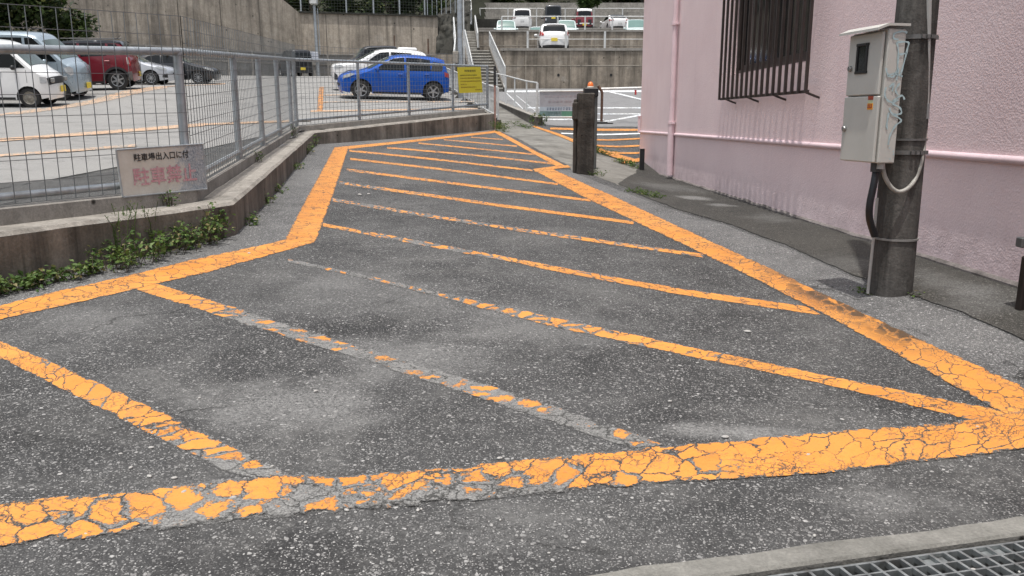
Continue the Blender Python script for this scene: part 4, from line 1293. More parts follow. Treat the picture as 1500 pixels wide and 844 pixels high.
for h in tops:
    t = (h.y - p_a.y) / (p_c.y - p_a.y)
    b = w2(min(1, max(0, t)), .11)
    MB().tube([(h.x, h.y, b.z - .05), h], .026 if h is not tops[0] else .04, 8).build('post', RAILM, hr, smooth=40)
far_end = tops[-1] + (tops[-1] - tops[-2]) * .8
MB().tube(tops + [far_end], .024, 8).build('top_rail', RAILM, hr, smooth=40)
# banner hung between the rail end and the barrier
bA = Vector((tops[0].x + .06, tops[0].y)); bB = Vector((at(868, 150, 22.4).x, 22.4))
q = [hit_v(x, y, bA, bB) for x, y in ((790.5, 134), (858, 133), (858, 171.5), (790.5, 171.5))]
bn = thing('gate_banner', 'pale banner with blue print and a green band behind the concrete gate post', 'banner', q[3])
mb = MB(); board(mb, q, .015); mb.build('panel', plain('pale_lilac_banner', (.36, .35, .37), .6, 0, .1, 5), bn)
mb = MB(); rect_on(mb, q, .0, .60, 1, .77, .004); mb.build('pale_band', plain('pale_blue_band', (.42, .47, .52), .6), bn)
mb = MB(); rect_on(mb, q, .0, .775, .5, .99, .004); mb.build('teal_band', plain('teal_band', (.17, .25, .25), .6, 0, .2, 20), bn)
mb = MB(); rect_on(mb, q, .5, .775, 1, .99, .004); mb.build('green_band', plain('green_band', (.10, .25, .18), .6, 0, .15, 20), bn)
mb = MB(); rnd = random.Random(3)
fakeline(.17, .9, .685, .10, .06); mb.build('print', plain('banner_blue_print', (.13, .16, .26), .6), bn)
mb = MB(); fakeline(.12, .9, .2, .06, .09); fakeline(.2, .85, .4, .06, .09); mb.build('faded_print', plain('banner_pink_print', (.36, .31, .33), .6), bn)
mb = MB(); fakeline(.14, .47, .88, .12, .07); mb.build('pale_print', plain('banner_pale_print', (.32, .4, .42), .6), bn)
mb = MB(); mb.tube([q[0], q[1]], .02, 6); mb.tube([q[3], q[2]], .02, 6); mb.build('bar', WHT, bn)

# hand rail on the left of the walk, beside the lot
def pl_(t): 
    p = Vector((W3.x + .1, W3.y + .6)).lerp(Vector((-3.3, 41.0)), t)
    return Vector((p.x, p.y, G(p.x, p.y)))
LH = []
lk = thing('lot_handrail', 'tube handrail with balusters between the parking lot and the sloping walk', 'handrail', pl_(0))
mb = MB()
for k in range(24):
    t = k / 23
    p = pl_(t); mb.box((p.x, p.y, p.z + .08), (.16, .85, .3))
mb.build('kerb', LOWW2, lk)
MB().tube([pl_(t / 10) + Vector((0, 0, 1.1)) for t in range(11)], .026, 8).build('top_rail', RAILM, lk, smooth=40)
MB().tube([pl_(t / 10) + Vector((0, 0, .34)) for t in range(11)], .02, 8).build('lower_rail', RAILM, lk, smooth=40)
for k in range(11): MB().tube([pl_(k / 10), pl_(k / 10) + Vector((0, 0, 1.1))], .026, 8).build('post', RAILM, lk, smooth=40)
for k in range(1, 90):
    if k % 9: MB().tube([pl_(k / 90) + Vector((0, 0, .34)), pl_(k / 90) + Vector((0, 0, 1.08))], .01, 5, False).build('baluster', RAILM, lk)

# ------------------------------------------------------------------ terraces behind the lower lot
TERW = concrete('terrace_wall_concrete', (.36, .31, .25), (.065, .057, .047), .68, .8, (.5, .46, .4), .5, .85, 24)
BIGW = concrete('retaining_wall_concrete', (.48, .42, .345), (.085, .075, .063), .55, .85, (.55, .5, .43), .5, .6, 20)
STONE = concrete('stone_terrace', (.33, .315, .285), (.09, .085, .075), .6, .4, (.45, .43, .39), .8, 1.2, 10)
DARKW = concrete('dark_mossy_wall', (.06, .058, .05), (.02, .021, .017), .7, .7, (.11, .105, .09), .8, 1.0, 16)
XR = 18.0
JOINT = concrete('formwork_joint', (.40, .36, .3), (.12, .105, .09), .5, .6)
T1Y, T2Y, T3Y, T4Y = 44.0, 58.0, 69.6, 79.0
z1 = at(830, 71.5, T1Y).z; z2 = at(830, 44.0, T2Y).z; z3 = at(830, 42.4, T3Y + .5).z
x1 = at(734, 130, T1Y).x; x2 = at(698, 50, T2Y).x
# the terrace left ends lean with the steps
def terrace(name, label, xl, y0, y1, zt, zfloor, zb, grp):
    t = thing(name, label, 'wall', ((xl + XR) / 2, y0, zb), grp)
    mb = MB(); mb.prism([(xl, y0), (XR, y0), (XR, y0 + .35), (xl, y0 + .35)], zb - .5, zt); mb.build('wall_body', TERW, t)
    mb = MB(); mb.prism([(xl - .03, y0 - .05), (XR, y0 - .05), (XR, y0 + .4), (xl - .03, y0 + .4)], zt - .001, zt + .13); mb.build('coping', LEDGE, t)
    jm_ = MB()
    zj_ = lerp(zb, zt, .62)
    jm_.box(((xl + XR) / 2, y0 - .004, zj_), (XR - xl, .012, .05))
    x = xl + 1.3
    while x < XR:
        jm_.box((x, y0 - .003, (zb + zt) / 2), (.03, .010, zt - zb)); x += 2.35
    jm_.build('formwork_joints', JOINT, t)
    fb = MB(); fb.prism([(xl, y0 + .35), (XR, y0 + .35), (XR, y1), (xl, y1)], zb - .6, zfloor)
    structure('terrace_floor', fb, LOTR)
    return t
terrace('terrace_wall', 'lower and taller stained concrete terrace wall behind the lower lot', x1, T1Y, T2Y, z1 - .1, z1 - .12, G(3, 43), 'terrace walls')
terrace('terrace_wall', 'upper stained concrete terrace wall behind the single white hatchback', x2, T2Y, T3Y, z2 - .12, z2 - .95, z1 - .1, 'terrace walls')
terrace('terrace_wall', 'low topmost terrace wall under the row of cars parked tail first', x2 - .6, T3Y, T4Y, z3 - .1, z3 - .1, z2 - .9, 'terrace walls')
# drain holes in the lower wall face
for px in (818, 895):
    p = at(px, 110, T1Y)
    o = MB().lathe([(0, 0), (.07, 0), (.07, .012), (.05, .012), (.05, .003)], 12, Matrix.Rotation(PI / 2, 3, 'X'), (p.x, T1Y - .003, p.z)).build('weep_pipe', BLK, None)
    tag(o, 'dark drain hole in the face of the lower terrace wall, ' + ('left one of two' if px < 850 else 'right one of two'), 'drain hole', 'drain holes')
# dark block wall and stepped stone bank at the back
zd = at(715, 28, 75).z
xd0 = at(697, 30, 75).x; xd1 = at(737, 30, 75).x
tag(MB().prism([(xd0, 75), (xd1, 75), (xd1, 75.5), (xd0, 75.5)], z3 - .5, zd).build('block_wall', DARKW), 'low dark mossy block wall beside the upper steps', 'wall')
sb = thing('stone_bank', 'stepped pale stone bank behind the top row of parked cars', 'wall', (4, T4Y, z3))
zz0 = z3 - .3
zt_b = at(800, 3, T4Y + 4).z
nst = 7
for k in range(nst):
    y_ = T4Y + k * .75
    zk = lerp(z3 + .7, zt_b, k / (nst - 1))
    mb = MB()
    mb.prism([(x2 - 1.4, y_), (XR, y_), (XR, y_ + .9), (x2 - 1.4, y_ + .9)], zz0, zk)
    mb.build('course', STONE, sb)
def guard(name, label, xs, y, z0, z1_, rails, rr=.035, x_end=XR):
    t = thing(name, label, 'guard rail', (xs[0], y, z0), 'guard rails on the terraces')
    for x in xs: MB().tube([(x, y, z0 - .05), (x, y, z1_)], .06, 8).build('post', RAILM, t, smooth=40)
    for zz in rails: MB().tube([(xs[0], y, zz), (x_end, y, zz)], rr, 8).build('rail', RAILM, t, smooth=40)
    return t
yA = T1Y + .2
guard('guard_rail', 'thin pale guard rail with three tall posts standing on the lower terrace wall', [at(px, 60, yA).x for px in (773, 829, 886)] + [14.5], yA, z1, at(773, 46, yA).z, [at(773, 57.5, yA).z], .016)
yB = T2Y + .2
guard('guard_rail', 'pale guard rail on the upper terrace wall, in front of the car row', [at(px, 40, yB).x for px in (735, 776, 817, 857, 897)] + [13, 16], yB, z2, at(775, 25, yB).z, [at(775, 24.3, yB).z], .035)
yC = T4Y + .9
zC = lerp(z3 + .7, zt_b, 1 / 6)
guard('guard_rail', 'farthest pale guard rail on the stone bank above the parked cars', [at(px, 15, yC).x for px in (703, 744, 786, 828, 870, 912)] + [15], yC, zC, at(775, 12, yC).z, [at(775, 12.5, yC).z], .035)

# ------------------------------------------------------------------ steps
STEPC = concrete('steps_concrete', (.26, .245, .215), (.08, .075, .065), .6, .3, (.38, .36, .33), .4, 1.5, 50)
EDGE_LIT = plain('step_edge_lit', (.5, .48, .43), .8, 0, .2, 6, dirt=(.3, .28, .25))  # pale bars added along tread edges, sunlight on the steps put into colour
def flight(name, label, a0, a1, b0, b1, n, group):
    """steps from the bottom edge a0-a1 up to the top edge b0-b1"""
    t = thing(name, label, 'steps', (a0 + a1) / 2, group)
    mb = MB()
    for k in range(n):
        f0 = k / n; f1 = 1.0
        z_ = lerp(a0.z, b0.z, (k + 1) / n)
        A = a0.lerp(b0, f0); B = a1.lerp(b1, f0)
        C = a1.lerp(b1, (k + 1) / n); D = a0.lerp(b0, (k + 1) / n)
        zb = lerp(a0.z, b0.z, k / n) - .5
        mb.prism([A, B, C, D], zb - .002 * k, z_)
    mb.build('treads', STEPC, t)
    for k in range(n):
        nb_ = MB()
        z_ = lerp(a0.z, b0.z, (k + 1) / n)
        A = a0.lerp(b0, k / n); B = a1.lerp(b1, k / n)
        nb_.box(((A.x + B.x) / 2, A.y - .005, z_ - .02), ((B - A).length - .01, .07, .05)); nb_.build('lit_edge', EDGE_LIT, t)
    for sd, (p, q) in enumerate(((a0, b0), (a1, b1))):
        off = Vector((-.09 if sd == 0 else .09, 0, 0))
        mb = MB(); mb.bar(p + off + Vector((0, 0, -.05)), q + off + Vector((0, 0, .0)), .17, .55); mb.build('stringer', LOWW2, t)
    return t
zg40 = G(-1.0, 40.0)
fa0 = Vector((at(697, 130, 40).x, 40, zg40)); fa1 = Vector((at(737, 130, 40).x, 40, zg40))
fb0 = at(683, 75, 46); fb1 = at(715.5, 75, 46); fb1.z = fb0.z
flight('stair_flight', 'lowest wide flight of concrete steps beside the lower terrace wall', fa0, fa1, fb0, fb1, 13, 'flights of steps')
ma0 = at(681, 75.2, 54); ma1 = at(699, 75.2, 54); ma1.z = ma0.z
mb0 = at(677, 47, 60); mb1 = at(695, 47, 60); mb1.z = mb0.z
flight('stair_flight', 'middle narrow flight of concrete steps beside the upper terrace wall', ma0, ma1, mb0, mb1, 12, 'flights of steps')
ua0 = at(675.5, 24, 70); ua1 = at(688, 24, 70); ua1.z = ua0.z
ub0 = at(675, -6, 76); ub1 = at(688, -6, 76); ub1.z = ub0.z
flight('stair_flight', 'topmost dark flight of steps at the upper edge of the photo', ua0, ua1, ub0, ub1, 12, 'flights of steps')
fl_ = MB()
for (a, b, c, d) in ((fb0, fb1, ma1, ma0), (mb0, mb1, ua1, ua0)):
    fl_.add([a, b, Vector((c.x, c.y, a.z + .0)), Vector((d.x, d.y, a.z))] + [p - Vector((0, 0, .6)) for p in (a, b, Vector((c.x, c.y, a.z)), Vector((d.x, d.y, a.z)))], [(0, 1, 2, 3), (0, 4, 5, 1), (1, 5, 6, 2), (2, 6, 7, 3), (3, 7, 4, 0), (7, 6, 5, 4)])
structure('landing', fl_, STEPC)
def rail(name, label, top, h, group, nb=9, rr=.032):
    """railing with balusters below a polyline of top points"""
    t = thing(name, label, 'railing', top[0] - Vector((0, 0, h)), group)
    MB().tube(top, rr, 8).build('top_rail', RAILM, t, smooth=40)
    low = [p - Vector((0, 0, h - .12)) for p in top]
    MB().tube(low, rr * .8, 8).build('lower_rail', RAILM, t, smooth=40)
    for a, b in zip(top, top[1:]):
        n = max(2, int((b - a).length / .2))
        for k in range(1, n):
            p = a.lerp(b, k / n); MB().tube([p, p - Vector((0, 0, h - .12))], .011, 5, False).build('baluster', RAILM, t)
    for p in top: MB().tube([p, p - Vector((0, 0, h + .1))], rr, 8).build('post', RAILM, t, smooth=40)
    return t
up1 = Vector((0, 0, 1.15))
rail('stair_railing', 'right railing of the lowest flight, sloping down to the walk', [fa1 + Vector((.1, -.2, 1.15)), fb1 + Vector((.06, 0, 1.0)), fb1 + Vector((.06, 2.2, 1.0))], 1.1, 'stair railings')
rail('stair_railing', 'left railing of the lowest flight, beside the tall steel pole', [fa0 + Vector((-.1, -.2, 1.15)), fb0 + Vector((-.06, 0, 1.1)), fb0 + Vector((-.06, 1.5, 1.1))], 1.1, 'stair railings')
rail('stair_railing', 'right railing of the middle narrow flight', [ma1 + Vector((.05, 0, 1.1)), mb1 + Vector((.05, 0, 1.1)), mb1 + Vector((.05, 1.5, 1.1))], 1.1, 'stair railings', rr=.045)
rail('stair_railing', 'railing crossing above the landing below the topmost dark flight', [at(677, 35, 64), at(690.5, 13.5, 69.5), at(689, -2, 72)], 1.1, 'stair railings', rr=.045)
rail('stair_railing', 'leftmost white railing, left of the tall steel pole', [at(665, 78, 46) + Vector((0, 0, .1)), at(667, 56, 50), at(664.5, 26, 54)], 1.0, 'stair railings', rr=.045)
# dark rubble slope with old steps left of the pole
p1 = at(640, 20, 61); p2 = at(676, 20, 61)
rs = thing('rubble_bank', 'dark overgrown rubble bank between the big retaining wall and the steps', 'bank', ((p1.x + p2.x) / 2, 61, at(655, 80, 61).z))
bm = bmesh.new(); bmesh.ops.create_grid(bm, x_segments=30, y_segments=40, size=.5)
za, zb_ = at(655, 86, 60).z, at(655, 4, 66).z
for v in bm.verts:
    u = v.co.x + .5; w = v.co.y + .5
    zz = lerp(za - 1, zb_, w)
    yy = 60.4 + 4.5 * w + .35 * mnoise.noise(Vector((u * 6, w * 12, 1)))
    if u < .5: zz -= max(0, w - .8) * 9 * (.5 - u)
    v.co = Vector((lerp(p1.x - .2, p2.x + .5, u), yy, zz + .15 * mnoise.noise(Vector((u * 9, w * 9, 4)))))
me = bpy.data.meshes.new('slope'); bm.to_mesh(me); bm.free(); me.materials.append(DARKW)
o = bpy.data.objects.new('slope', me); COL.objects.link(o); o.parent = rs; o.matrix_parent_inverse = Matrix.Translation(-rs.location)
mb = MB()
for k in range(5):
    y_ = 79 - k * 5.6
    a = at(640 + k * 4.5, y_, 57.5 + k * .45); b = at(663, y_, 57.5 + k * .45)
    mb.prism([(a.x, a.y), (b.x, a.y), (b.x, a.y + .8), (a.x, a.y + .8)], a.z - 1.2, a.z)
mb.build('old_steps', concrete('old_step_stone', (.12, .115, .1), (.04, .04, .035), .6, .2), rs)
tag(MB().prism([(at(632, 80, 56).x, 56), (at(668, 80, 56).x, 56), (at(668, 80, 56).x, 56.6), (at(632, 80, 56).x, 56.6)], at(640, 118, 56).z, at(640, 80, 56).z).build('step_wall', TERW), 'short pale concrete wall below the old rubble steps', 'wall')
# tall steel pole
py_ = 30.5
p0 = at(675, 160, py_); p0.z = min(p0.z, G(p0.x, p0.y))
tp = thing('steel_pole', 'tall grey steel pole in front of the steps behind the yellow notice', 'pole', p0)
MB().tube([p0, (p0.x, py_, p0.z + 9)], [.095, .08], 16).build('shaft', FENCE, tp, smooth=40)
MB().tube([p0 + Vector((.14, .02, 0)), (p0.x + .13, py_, p0.z + 9)], [.03, .03], 8).build('conduit', RAILM, tp, smooth=40)
mb = MB(); k = at(662, 80, py_); mb.box((p0.x - .16, py_ - .05, k.z - .1), (.2, .16, .4), None, .01); mb.build('switch_box', plain('beige_switch_box', (.3, .27, .22), .6), tp)

# ------------------------------------------------------------------ big retaining wall behind the lot
B1 = Vector((at(440, 50, 62).x, 62)); B2 = Vector((at(641, 50, 62.5).x, 62.5)); B0 = Vector((at(-60, 50, 44).x, 44))
zt1 = at(440, 19, 62).z; zt2 = at(641, 25, 62.5).z; ztl = at(408, -2, 61).z
Bm = B1.lerp(B0, .07)
bw = thing('retaining_wall', 'huge stained concrete retaining wall behind the parking lot', 'wall', (B1.x, B1.y, 3.5))
def wallseg(a, b, za, zb, base, th, mat, name, par):
    d = (b - a).normalized(); n = Vector((-d.y, d.x)); 
    if n.y < 0: n = -n
    poly = [a, b, b + n * th, a + n * th]
    return MB().prism(poly, base, [za, zb, zb, za]).build(name, mat, par)
wallseg(B1, B2, zt1, zt2, 2.0, .5, BIGW, 'front_panel', bw)
wallseg(Bm, B1, ztl, zt1, 2.0, .5, BIGW, 'sloping_panel', bw)
Bs = B1.lerp(B0, .52)
wallseg(Bs, Bm, ztl + 1.2, ztl, 2.0, .5, BIGW, 'side_panel', bw)
wallseg(B0, Bs, ztl + 2, ztl + 1.2, 2.0, .5, BIGW, 'side_panel', bw).location += Vector((.12, -.25, 0))
jm = MB()
for a_, b_, za, zb in ((B1, B2, zt1, zt2), (Bm, B1, ztl, zt1), (Bs, Bm, ztl + 1.2, ztl)):
    L_ = (b_ - a_).length; d_ = (b_ - a_) / L_; n_ = Vector((d_.y, -d_.x))
    if n_.y > 0: n_ = -n_
    for k in range(1, int(L_ / 3.1) + 1):
        q_ = a_ + d_ * (k * 3.1 - 1.2) + n_ * .004
        jm.bar(Vector((*q_, 2.5)), Vector((*q_, lerp(za, zb, (k * 3.1 - 1.2) / L_) - .05)), .06, .02, up=Vector((*n_, 0)))
jm.build('formwork_joints', concrete('retaining_joint', (.2, .18, .15), (.06, .053, .045), .6, .7), bw)
cpm = MB(); cpm.bar(Vector((B1.x, B1.y + .2, zt1 + .05)), Vector((B2.x, B2.y + .2, zt2 + .05)), .7, .1); cpm.build('coping', DARKW, bw)
# low grey block wall in front of it
BLKW = concrete('grey_block_wall', (.3, .29, .27), (.1, .095, .09), .6, .4, (.38, .37, .35), .5, .8, 30)
dB = Vector((.9, -1.6))
C0, C1, C2 = B0 + Vector((1.2, -1.0)), B1 + Vector((.4, -1.7)), B2 + Vector((.1, -1.7))
zc1 = at(430, 79, C1.y).z; zc2 = at(640, 79.5, C2.y).z; zc0 = at(90, 62, C0.lerp(C1, .26).y).z
lb = thing('block_wall', 'low grey concrete block wall along the back of the parking lot', 'wall', (C1.x, C1.y, 3.0))
wallseg(C1, C2, zc1, zc2, 1.5, .25, BLKW, 'wall_body', lb)
wallseg(C0, C1, zc0, zc1, 1.5, .25, BLKW, 'wall_body', lb)
jm = MB()
for a, b, za, zb in ((C0, C1, zc0, zc1), (C1, C2, zc1, zc2)):
    L = (b - a).length; d = (b - a) / L; n = Vector((d.y, -d.x))
    if n.y > 0: n = -n
    for k in range(0, int(L / 1.9)):
        p = a + d * (k * 1.9); z_ = lerp(za, zb, k * 1.9 / L)
        jm.bar(Vector((*(p + n * .03), 1.6)), Vector((*(p + n * .03), z_ + .05)), .12, .12, up=(0, 1, 0))
    for dz in (.05, .75):
        jm.bar(Vector((*(a + n * .02), za - dz)), Vector((*(b + n * .02), zb - dz)), .1, .09)
jm.build('ribs', LEDGE, lb)
# chain-link posts and wires on top
cf = thing('wall_top_fence', 'tall thin posts with wires on top of the big retaining wall', 'fence', (B1.x, B1.y, zt1))
pts = [at(px, 20, 62.3) for px in (441, 507, 546.5, 584.5, 621.5)]
for p in pts:
    f = (p.x - B1.x) / (B2.x - B1.x)
    MB().tube([(p.x, 62.35 + .4 * f, lerp(zt1, zt2, f) - .1), (p.x, 62.35 + .4 * f, zt1 + 2.6)], .06, 8).build('post', FENCE, cf, smooth=40)
mb = MB()
for k in range(12):
    zz = zt1 + .2 + k * .2
    mb.tube([(B1.x - 2, 62.3, zz), (B2.x, 62.75, zz - .2)], .010, 4, False)
for k in range(48):
    x = lerp(B1.x, B2.x, k / 48); mb.tube([(x, 62.35 + .4 * k / 48, zt1 - .1), (x, 62.35 + .4 * k / 48, zt1 + 2.5)], .008, 4, False)
mb.build('wires', plain('dark_green_wire', (.05, .06, .05), .6), cf, fix=False)
mb = MB()
for k in range(8):
    a = at(626 + k * 6.5, 18 - k * 1.5, 62.5); MB.tube(mb, [(a.x, 62.6 + .2 * k, a.z - .3), (a.x, 62.6 + .2 * k, a.z + 2.4)], .03, 6)
mb.build('picket_bars', FENCE, cf)
# lamp post
lx = at(465, 88, 59.5)
lb_ = Vector((lx.x, 59.5, Lot(lx.x, 59.5)))
lt = at(462, 6, 59.5)
lp_ = thing('lamp_post', 'slim pale grey lamp post in front of the big retaining wall', 'lamp post', lb_)
MB().tube([lb_, (lx.x - .05, 59.5, lt.z)], [.13, .1], 12).build('shaft', FENCE, lp_, smooth=40)
MB().tube([lb_ + Vector((.22, 0, 1.5)), (lx.x + .17, 59.5, lt.z - .3)], .03, 6).build('cable_pipe', FENCE, lp_, smooth=40)
MB().box((lx.x - .05, 59.4, lt.z + .25), (.5, .5, .6), None, .05).build('lamp_head', RAILM, lp_)
# notice board on the block wall by the small dark car
nb = at(457, 82, 59.0)
nn = thing('white_board', 'white ruled notice board fixed to the block wall at the back of the lot', 'sign', nb)
q = [at(447, 75.5, 59), at(465.5, 75.5, 59), at(466.5, 89, 59), at(449, 89, 59)]
mb = MB(); board(mb, q, .04); mb.build('panel', plain('white_notice', (.6, .62, .66), .5), nn)
mb = MB()
for v in (.25, .5, .75): rect_on(mb, q, 0, v - .03, 1, v + .03, .01)
for u in (.3, .6): rect_on(mb, q, u - .02, 0, u + .02, 1, .01)
mb.build('rule_lines', plain('blue_grey_rules', (.32, .36, .45), .5), nn)
MB().tube([at(465.5, 75.5, 59.05), at(466, 95, 59.05)], .05, 8).build('leg', FENCE, nn)
# rusty stakes against the wall
for (px, y0_, y1_, lab) in ((627.5, 57, 90, 'rusty pipe standing close to the right end of the big retaining wall'), (578, 52, 80, 'thin rusty pipe standing against the middle of the big retaining wall')):
    a = at(px, y1_, 61.5); b = at(px - .5, y0_, 61.5)
    tag(MB().tube([a, b], .055 if px > 600 else .035, 8).build('rusty_pipe', RUST), lab, 'pipe', 'rusty pipes')

# hillside behind everything
hs = MB()
vs = []; fs = []
nx, ny = 40, 8
for j in range(ny):
    for i in range(nx):
        x = -75 + 130 * i / (nx - 1); y = 66 + j * 6.0 + (18 if x > -4.5 else 0)
        if x < -26: y -= min(16, (-26 - x) * .5)
        zz = 6.5 + j * 3.6 + 1.2 * mnoise.noise(Vector((x * .15, y * .1, 2))) + (3.5 if x > -4.5 else 0)
        vs.append((x, y, zz))
for j in range(ny - 1):
    for i in range(nx - 1): fs.append((j * nx + i, j * nx + i + 1, (j + 1) * nx + i + 1, (j + 1) * nx + i))
hs.add(vs, fs)
structure('hillside', hs, concrete('hillside_soil', (.03, .032, .018), (.012, .016, .008), .6, .1, (.06, .055, .03), .5, .6, 10))
tb = MB(); tb.add([(-260, -160, -1.5), (260, -160, -1.5), (260, 320, -1.5), (-260, 320, -1.5)], [(0, 1, 2, 3)])
structure('terrain', tb, MATS['hillside_soil'])
# ------------------------------------------------------------------ vehicles
TYRE = plain('tyre_rubber', (.018, .018, .018), .85, 0, .2, 20)
RIMM = plain('alloy_rim', (.42, .43, .44), .3, .7, .1, 20)
RIMS = plain('steel_rim', (.3, .28, .24), .6, .4, .3, 20, dirt=(.12, .1, .08))
RIMD = plain('rim_dark_inner', (.02, .02, .02), .6)
CGLASS = plain('car_glass', (.008, .010, .011), .05, 0, .1, 1, .35)
WSHIELD = plain('windshield_glass', (.07, .095, .088), .05, 0, .3, 1.5, .6)
CGLASS2 = plain('car_glass_green', (.12, .2, .18), .05, 0, .1, 1, .5)
TRIMB = plain('black_car_trim', (.02, .02, .021), .5)
LENS = plain('headlight_lens', (.55, .57, .58), .12, .3, .15, 14, .8)
TAIL = plain('tail_light_red', (.32, .02, .02), .15, 0, .2, 14, .8)
PLATE = plain('yellow_plate', (.72, .55, .05), .5)
PLATEW = plain('white_plate', (.65, .66, .65), .5)
CHROME = plain('chrome_trim', (.6, .6, .6), .15, .9)
def carpaint(name, col, metal=.0):
    return plain(name, col, .28, metal, .03, 1.5, .5, coat=.8)

def chaikin(P, it=2):
    for _ in range(it):
        Q = [P[0]]
        for a, b in zip(P, P[1:]):
            Q.append((a[0] * .75 + b[0] * .25, a[1] * .75 + b[1] * .25)); Q.append((a[0] * .25 + b[0] * .75, a[1] * .25 + b[1] * .75))
        Q.append(P[-1]); P = Q
    return P

class Car:
    """q runs from the front bumper (0) to the tail (L); local +X is forwards, +Y left"""
    def __init__(s, L, W, H, prof, belt, wb, wr=.31, roof=.80, clear=.2, fe=.2, re=.1):
        s.L, s.W, s.H, s.belt, s.wr, s.roofk, s.clear, s.fe, s.re = L, W, H, belt, wr, roof, clear, fe, re
        s.wf, s.wb = wb
        P = chaikin(prof, 2)
        out = []
        for a, b in zip(P, P[1:]):
            n = max(1, int(math.hypot(b[0] - a[0], b[1] - a[1]) / .09))
            for k in range(n): out.append((a[0] + (b[0] - a[0]) * k / n, a[1] + (b[1] - a[1]) * k / n))
        out.append(P[-1]); 
        # extra columns at the wheel arches
        s.P = s.arches(out)
    def arches(s, out):
        r = s.wr + .06
        qs = []
        for w in (s.wf, s.wb):
            for k in range(13): qs.append(w - r * math.cos(PI * k / 12))
            qs += [w - r - .004, w + r + .004]
        res = []
        top0 = max(range(len(out)), key=lambda i: out[i][1])
        for a, b in zip(out, out[1:]):
            res.append(a)
            add = [q for q in qs if min(a[0], b[0]) + 1e-4 < q < max(a[0], b[0]) - 1e-4 and b[0] > a[0] and a[1] > .5]
            for q in sorted(add):
                t = (q - a[0]) / (b[0] - a[0]); res.append((q, a[1] + (b[1] - a[1]) * t))
        res.append(out[-1])
        return res
    def bottom(s, q):
        z = s.clear
        z += .10 * (1 - ss(0, .5, q)) * .6 + .12 * ss(s.L - .5, s.L, q)
        r = s.wr + .06
        for w in (s.wf, s.wb):
            d = abs(q - w)
            if d < r: z = max(z, s.wr * .98 + math.sqrt(max(0, r * r - d * d)))
        return z
    def hw(s, q, z):
        u0 = min(1, max(0, q / .65)); u1 = min(1, max(0, (s.L - q) / .6))
        plan = 1 - s.fe * (1 - u0) ** 2.4 - s.re * (1 - u1) ** 2.4
        k = 1.0
        if z < .45: k = .955 + .045 * max(0, (z - .15) / .3)
        elif z < s.belt: k = 1 - .035 * ((z - .45) / (s.belt - .45)) ** 2
        else: k = .965 - (.965 - s.roofk) * (z - s.belt) / (s.H - s.belt)
        return s.W / 2 * plan * k
    def P3(s, i, f):
        """surface point across the top strip of column i, f in -1..1"""
        q, zt = s.P[i]
        zt = max(zt, .05)
        zs = max(zt - .05, s.bottom(q) if zt > .5 else zt - .05)
        w = s.hw(q, zs)
        u0 = max(0, 1 - q / .5); u1 = max(0, 1 - (s.L - q) / .45)
        bul = (.13 * u0 * u0 - .10 * u1 * u1) * f * f
        return Vector((s.L / 2 - q - bul, f * w, zt - .045 * abs(f) ** 2.6))
    def body(s, parent, mat):
        mb = MB()
        rows = []
        F_ = [.0, .3, .55, .75, .9]
        for i, (q, zt) in enumerate(s.P):
            zb = s.bottom(q)
            zb = min(zb, zt - .02)
            zs = max(zb + .01, zt - .10)
            side_ = []
            for k in range(9):
                z = zb + (zs - zb) * k / 8
                p = s.P3(i, 1.0)
                side_.append((p.x, s.hw(q, z), z))
            top = []
            for f in F_[::-1]:
                p = s.P3(i, f); top.append((p.x, p.y, p.z))
            half = side_ + top
            row = [(x, -y, z) for x, y, z in half] + [(x, y, z) for x, y, z in half[::-1][1:]]
            rows.append(row)
        n = len(rows[0])
        vs = [p for r in rows for p in r]; fs = []
        for i in range(len(rows) - 1):
            for k in range(n - 1): fs.append((i * n + k, i * n + k + 1, (i + 1) * n + k + 1, (i + 1) * n + k))
        mb.add(vs, fs)
        o = mb.build('body', mat, parent, smooth=38)
        return o
    def under(s, parent):
        mb = MB()
        mb.box((0, 0, s.clear + .17), (s.L * .86, s.W * .80, .26))
        mb.box((s.L / 2 - (s.wf + s.wb) / 2, 0, s.clear + .42), (s.wb - s.wf + .66, s.W * .78, .42))
        return mb.build('underbody', TRIMB, parent)
    def top_patch(s, name, mat, parent, za, zb_, fa=-.9, fb=.9, off=.007, front=True, n=8, qlim=None):
        """strip of the top surface between two heights on the front (or rear) slope, or between two q values"""
        ipk = max(range(len(s.P)), key=lambda i: s.P[i][1])
        if qlim: sel = [i for i in range(len(s.P)) if qlim[0] <= s.P[i][0] <= qlim[1] and s.P[i][1] > .5]
        elif front: sel = [i for i in range(ipk + 1) if za <= s.P[i][1] <= zb_]
        else: sel = [i for i in range(ipk, len(s.P)) if za <= s.P[i][1] <= zb_]
        if len(sel) < 2: return None
        vs = []; fs = []
        for j, i in enumerate(sel):
            a = s.P[max(0, i - 1)]; b = s.P[min(len(s.P) - 1, i + 1)]
            t = Vector((-(b[0] - a[0]), 0, b[1] - a[1])).normalized()
            nrm = Vector((t.z, 0, -t.x)) if t.x < 0 or True else t
            nrm = Vector((t.z, 0, -t.x))
            if front and nrm.x < -.2: nrm = -nrm
            if nrm.z < -.05: nrm = -nrm
            if not front and nrm.x > .2: nrm = -nrm
            for k in range(n + 1):
                f = fa + (fb - fa) * k / n
                vs.append(s.P3(i, f) + nrm * off)
        for j in range(len(sel) - 1):
            for k in range(n): fs.append((j * (n + 1) + k, j * (n + 1) + k + 1, (j + 1) * (n + 1) + k + 1, (j + 1) * (n + 1) + k))
        mb = MB(); mb.add(vs, fs)
        o = mb.build(name, mat, parent, smooth=30, fix=False)
        return o
